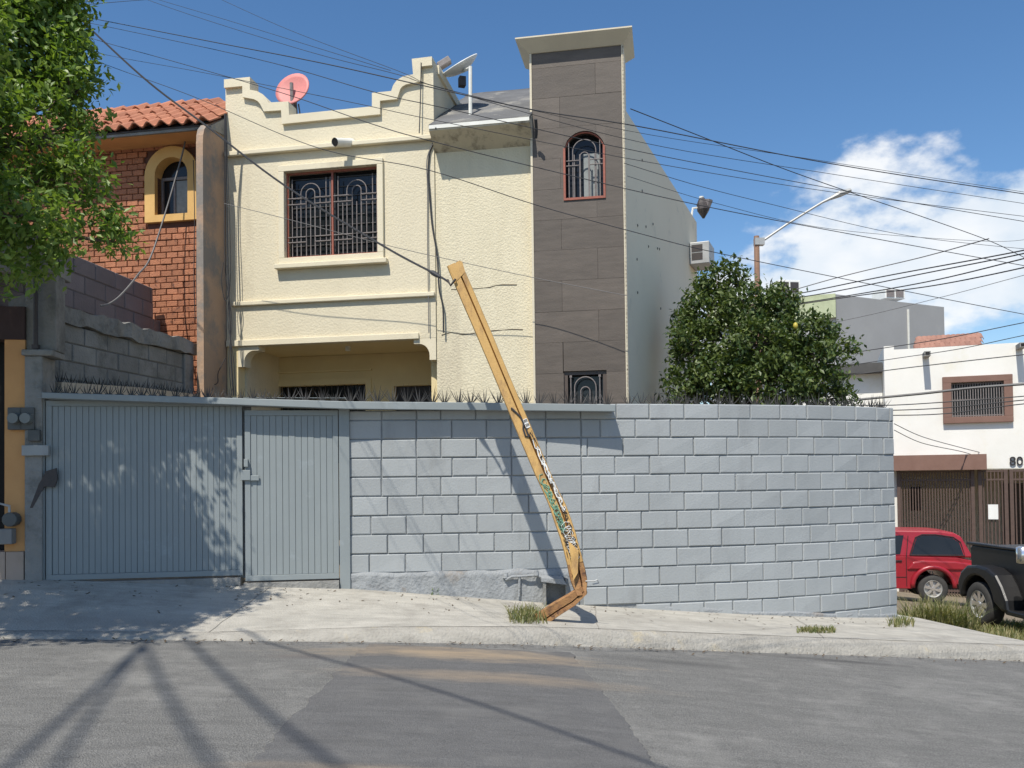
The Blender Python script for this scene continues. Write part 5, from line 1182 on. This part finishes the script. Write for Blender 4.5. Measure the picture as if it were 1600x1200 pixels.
cable([(330, -8, 10.5), (450, 46, 10.8), (620, 110, 11.2), (700, 140, 11.4), (985, 205, 12.2), (1250, 246, 13), (1600, 300, 14.4)], .006, 'thin cable dropping from the top edge over the right merlon', near=True)
cable([(215, -10, 9.5), (350, 30, 9.8), (480, 70, 10), (610, 110, 10.3)], .006, 'thin cable high in the sky left of the stepped parapet', near=True)
cable([(20, 18, 9), (160, 5, 9.2), (300, -6, 9.4)], .008, 'short cable across the very top left corner', near=True)
cable([(10, 12, 8.6), (120, 4, 8.8), (220, -6, 9)], .007, 'second short cable across the top left corner', near=True)
cable([(350, 318, 11.4), (440, 340, 11.3), (600, 382, 11.2), (700, 405, 11.1), (835, 434, 11), (980, 462, 10.7)], .004, 'very thin wire crossing the front wall below the window', GREYC)
cable([(985, 170, 11.2), (1100, 215, 12), (1220, 262, 13), (1330, 301, 14), (1445, 340, 15), (1545, 376, 16), (1600, 402, 16.5), (1700, 450, 17)], .011, 'black cable falling steeply from the tower towards the lamp head', near=True)
cable([(975, 255, 11.0), (1090, 290, 11.6), (1200, 318, 12.4), (1400, 365, 13.6), (1560, 385, 15), (1650, 392, 16)], .007, 'thin cable sagging under the lamp arm', near=True)
cable([(980, 275, 11.2), (1120, 318, 12), (1300, 358, 13.4), (1540, 377, 15.5), (1620, 372, 16)], .006, 'thin cable meeting the crossing point right of the lamp', near=True)
for k, (a, b) in enumerate((((1230, 462), (1380, 432, 1600, 391)), ((1290, 458), (1440, 428, 1600, 396)), ((1300, 466), (1450, 440, 1600, 404)), ((1340, 462), (1460, 446, 1600, 418)))):
    cable([(a[0]-120, a[1]+18, 24), (a[0], a[1], 23), (b[0], b[1], 20), (b[2], b[3], 17), (b[2]+120, b[3]-30, 16)], .014, ['first', 'second', 'third', 'fourth'][k]+' from the top of four cables rising to the right above the grey building')
cable([(1130, 486, 24), (1300, 436, 22), (1440, 402, 20), (1545, 373, 17)], .012, 'pale cable climbing to the crossing point at the right', GREYC)
cable([(1220, 520, 22), (1350, 494, 20), (1480, 462, 18), (1600, 430, 16), (1700, 405, 15)], .006, 'faint grey cable in front of the grey building', GREYC)
cable([(1250, 566, 20), (1340, 550, 19), (1470, 530, 18), (1600, 504, 17), (1700, 486, 16)], .009, 'black cable just above the white house roof tiles')
cable([(1300, 575, 20), (1400, 560, 19), (1500, 545, 18), (1600, 524, 17), (1700, 505, 16)], .008, 'black cable along the white house parapet')
cable([(1300, 590, 18), (1345, 584, 18), (1440, 572, 17.5), (1600, 554, 16.5), (1700, 544, 16)], .010, 'black cable between the parapet and the brown window')
cable([(1300, 630, 15), (1345, 624, 15), (1440, 615, 14.5), (1520, 606, 14), (1600, 600, 13.6), (1700, 594, 13)], .022, 'thick grey cable bundle crossing the top of the brown window', GREYC)
for k, y in enumerate((633, 641, 649)):
    cable([(1330, y, 15), (1395, y, 15), (1480, y-5+k, 14.6), (1600, y-14-k*2, 14), (1700, y-24, 13.5)], .009, ['upper', 'middle', 'lower'][k]+' of three thin cables across the brown window')
for k, (y0_, y1_) in enumerate(((662, 706), (672, 708))):
    cable([(1397, y0_, 24), (1440, y0_+20, 25), (1500, y1_-7+k*4, 26), (1540+k*-20, y1_+3, 27)], .012, ['upper', 'lower'][k]+' slack cable hanging on the white house front', GREYC)
# overhead lines over the street whose shadows lie on the asphalt
def shadow_cable(pts, h, r, label):
    w_ = []
    for x, y in pts:
        p = road_pt(x, y, 0); w_.append(p+SUN*(h/SUN.z))
    o = MB().tube(smooth_path(w_, 6), r, 6).build('overhead_cable', CABLE); tag(o, label, 'cable', 'street cables casting shadows on the road')
shadow_cable([(236, 994), (150, 1075), (80, 1138), (10, 1200), (-120, 1320)], 10.5, .027, 'thick street cable whose shadow runs to the lower left corner')
shadow_cable([(232, 996), (165, 1085), (120, 1150), (85, 1205), (20, 1320)], 10.5, .022, 'street cable whose shadow lies second from the lower left corner')
shadow_cable([(222, 998), (250, 1062), (285, 1125), (335, 1200), (420, 1320)], 10.5, .024, 'street cable whose shadow slants right beside the first pair')
shadow_cable([(285, 990), (345, 1050), (430, 1125), (530, 1200), (700, 1320)], 10.5, .026, 'street cable whose shadow crosses into the dark asphalt patch')
shadow_cable([(375, 990), (540, 1038), (700, 1085), (850, 1135), (1050, 1205)], 7.0, .016, 'thin street cable whose long shadow crosses the asphalt patch')
# cables hanging down the facades
def facade_cable(pts, r, label, m=CABLE):
    o = MB().tube(smooth_path([at(*p) for p in pts], 6), r, 5).build('wall_cable', m); tag(o, label, 'cable', 'cables hanging on the house fronts')
yp = H.w(-.01, 0, .2).y
for k in range(3):
    d = k*3-3
    facade_cable([(352+d*.4, 178, yp-.15), (354+d, 300, yp-.05), (356+d*1.4, 420, yp-.06), (359-d, 500, yp-.06), (361+d*1.2, 560, yp-.08), (365+d, 618, yp-.08)], .011 if k == 1 else .006, ['left', 'middle', 'right'][k]+' of the black cables hanging at the party wall corner')
facade_cable([(349, 410, yp-.1), (346, 440, yp-.12), (352, 470, yp-.1), (358, 450, yp-.1), (355, 415, yp-.1)], .006, 'black cable loop on the party wall')
facade_cable([(352, 560, yp-.1), (341, 582, yp-.12), (340, 598, yp-.12), (330, 602, yp-.12)], .006, 'loose cable end at the foot of the party wall')
yf = lambda x: H.w(uz(x, 300)[0], 0, .03).y
facade_cable([(681, 200, yf(681)-.3), (677, 222, yf(677)), (671, 240, yf(671)), (669, 270, yf(669)), (671, 300, yf(671)), (675, 350, yf(675)), (683, 400, yf(683)), (686, 450, yf(686)), (692, 480, yf(692)), (693, 520, yf(693))], .012, 'black cable running down the seam between the two front walls')
facade_cable([(676, 225, yf(677)), (667, 250, yf(671)), (668, 300, yf(669)), (668, 380, yf(671)), (669, 440, yf(675)), (670, 520, yf(675))], .007, 'thin grey cable down the front beside the black one', GREYC)
facade_cable([(658, 98, yf(658)-.03), (657, 150, yf(657)-.03), (655, 208, yf(657)-.05)], .008, 'thin cable down the face of the right parapet merlon')
facade_cable([(837, 186, yf(836)-.3), (838, 205, yf(836)-.2), (837, 216, yf(836)-.15)], .022, 'short dark downpipe bundle at the tower corner')
for k in range(3):
    yb = BP.w(-.2, 0, .08).y
    facade_cable([(302+k*4, 250, yb), (304+k*4, 340, yb), (303+k*4, 430, yb), (305+k*3, 500, yb)], .006, ['left', 'middle', 'right'][k]+' of three wires down the brick wall by the window')
for k in range(3):
    facade_cable([(74+k*8, 300, 8.9), (76+k*8, 380, 8.9), (75+k*8, 460+k*6, 8.95)], .009, ['left', 'middle', 'right'][k]+' of the cables dropping from the tree to the block wall')
facade_cable([(157, 478, 10.0), (172, 474, 10.1), (190, 460, 10.3), (215, 430, 11), (240, 390, 11.8), (285, 240, 12.2), (290, 200, 12.2)], .012, 'pale wire rising from the low wall to the tiled eave', GREYC)

# dead leaves and grit along the gutter and the pavement
rl = random.Random(21); mb = MB()
for _ in range(520):
    if rl.random() < .6:
        x = rl.uniform(-5.5, 5.5); y = KY(x)-abs(rl.gauss(0, .09))-.02; z = gh(x, y)+.004
    else:
        x = rl.uniform(-5, 4.4); k_ = KY(x)+.2; y = k_+(WY(x)-.06-k_)*(1-abs(rl.gauss(0, .3)) % 1); z = pave_z(x, y)+.004
    a = rl.uniform(0, 6.28); l_ = rl.uniform(.008, .028); d = Vector((math.cos(a), math.sin(a), rl.uniform(0, .3)))*l_; e = Vector((-math.sin(a), math.cos(a), rl.uniform(0, .4)))*l_*.4; p = Vector((x, y, z)); i = len(mb.v)
    mb.v += [p-d, p+e, p+d+Vector((0, 0, .004)), p-e]; mb.f += [(i, i+1, i+2), (i, i+2, i+3)]
tag(mb.build('leaf_litter', mat('dead_leaf', (.12, .085, .05), .9, (.06, .045, .03), 30, .9)), kind='stuff')
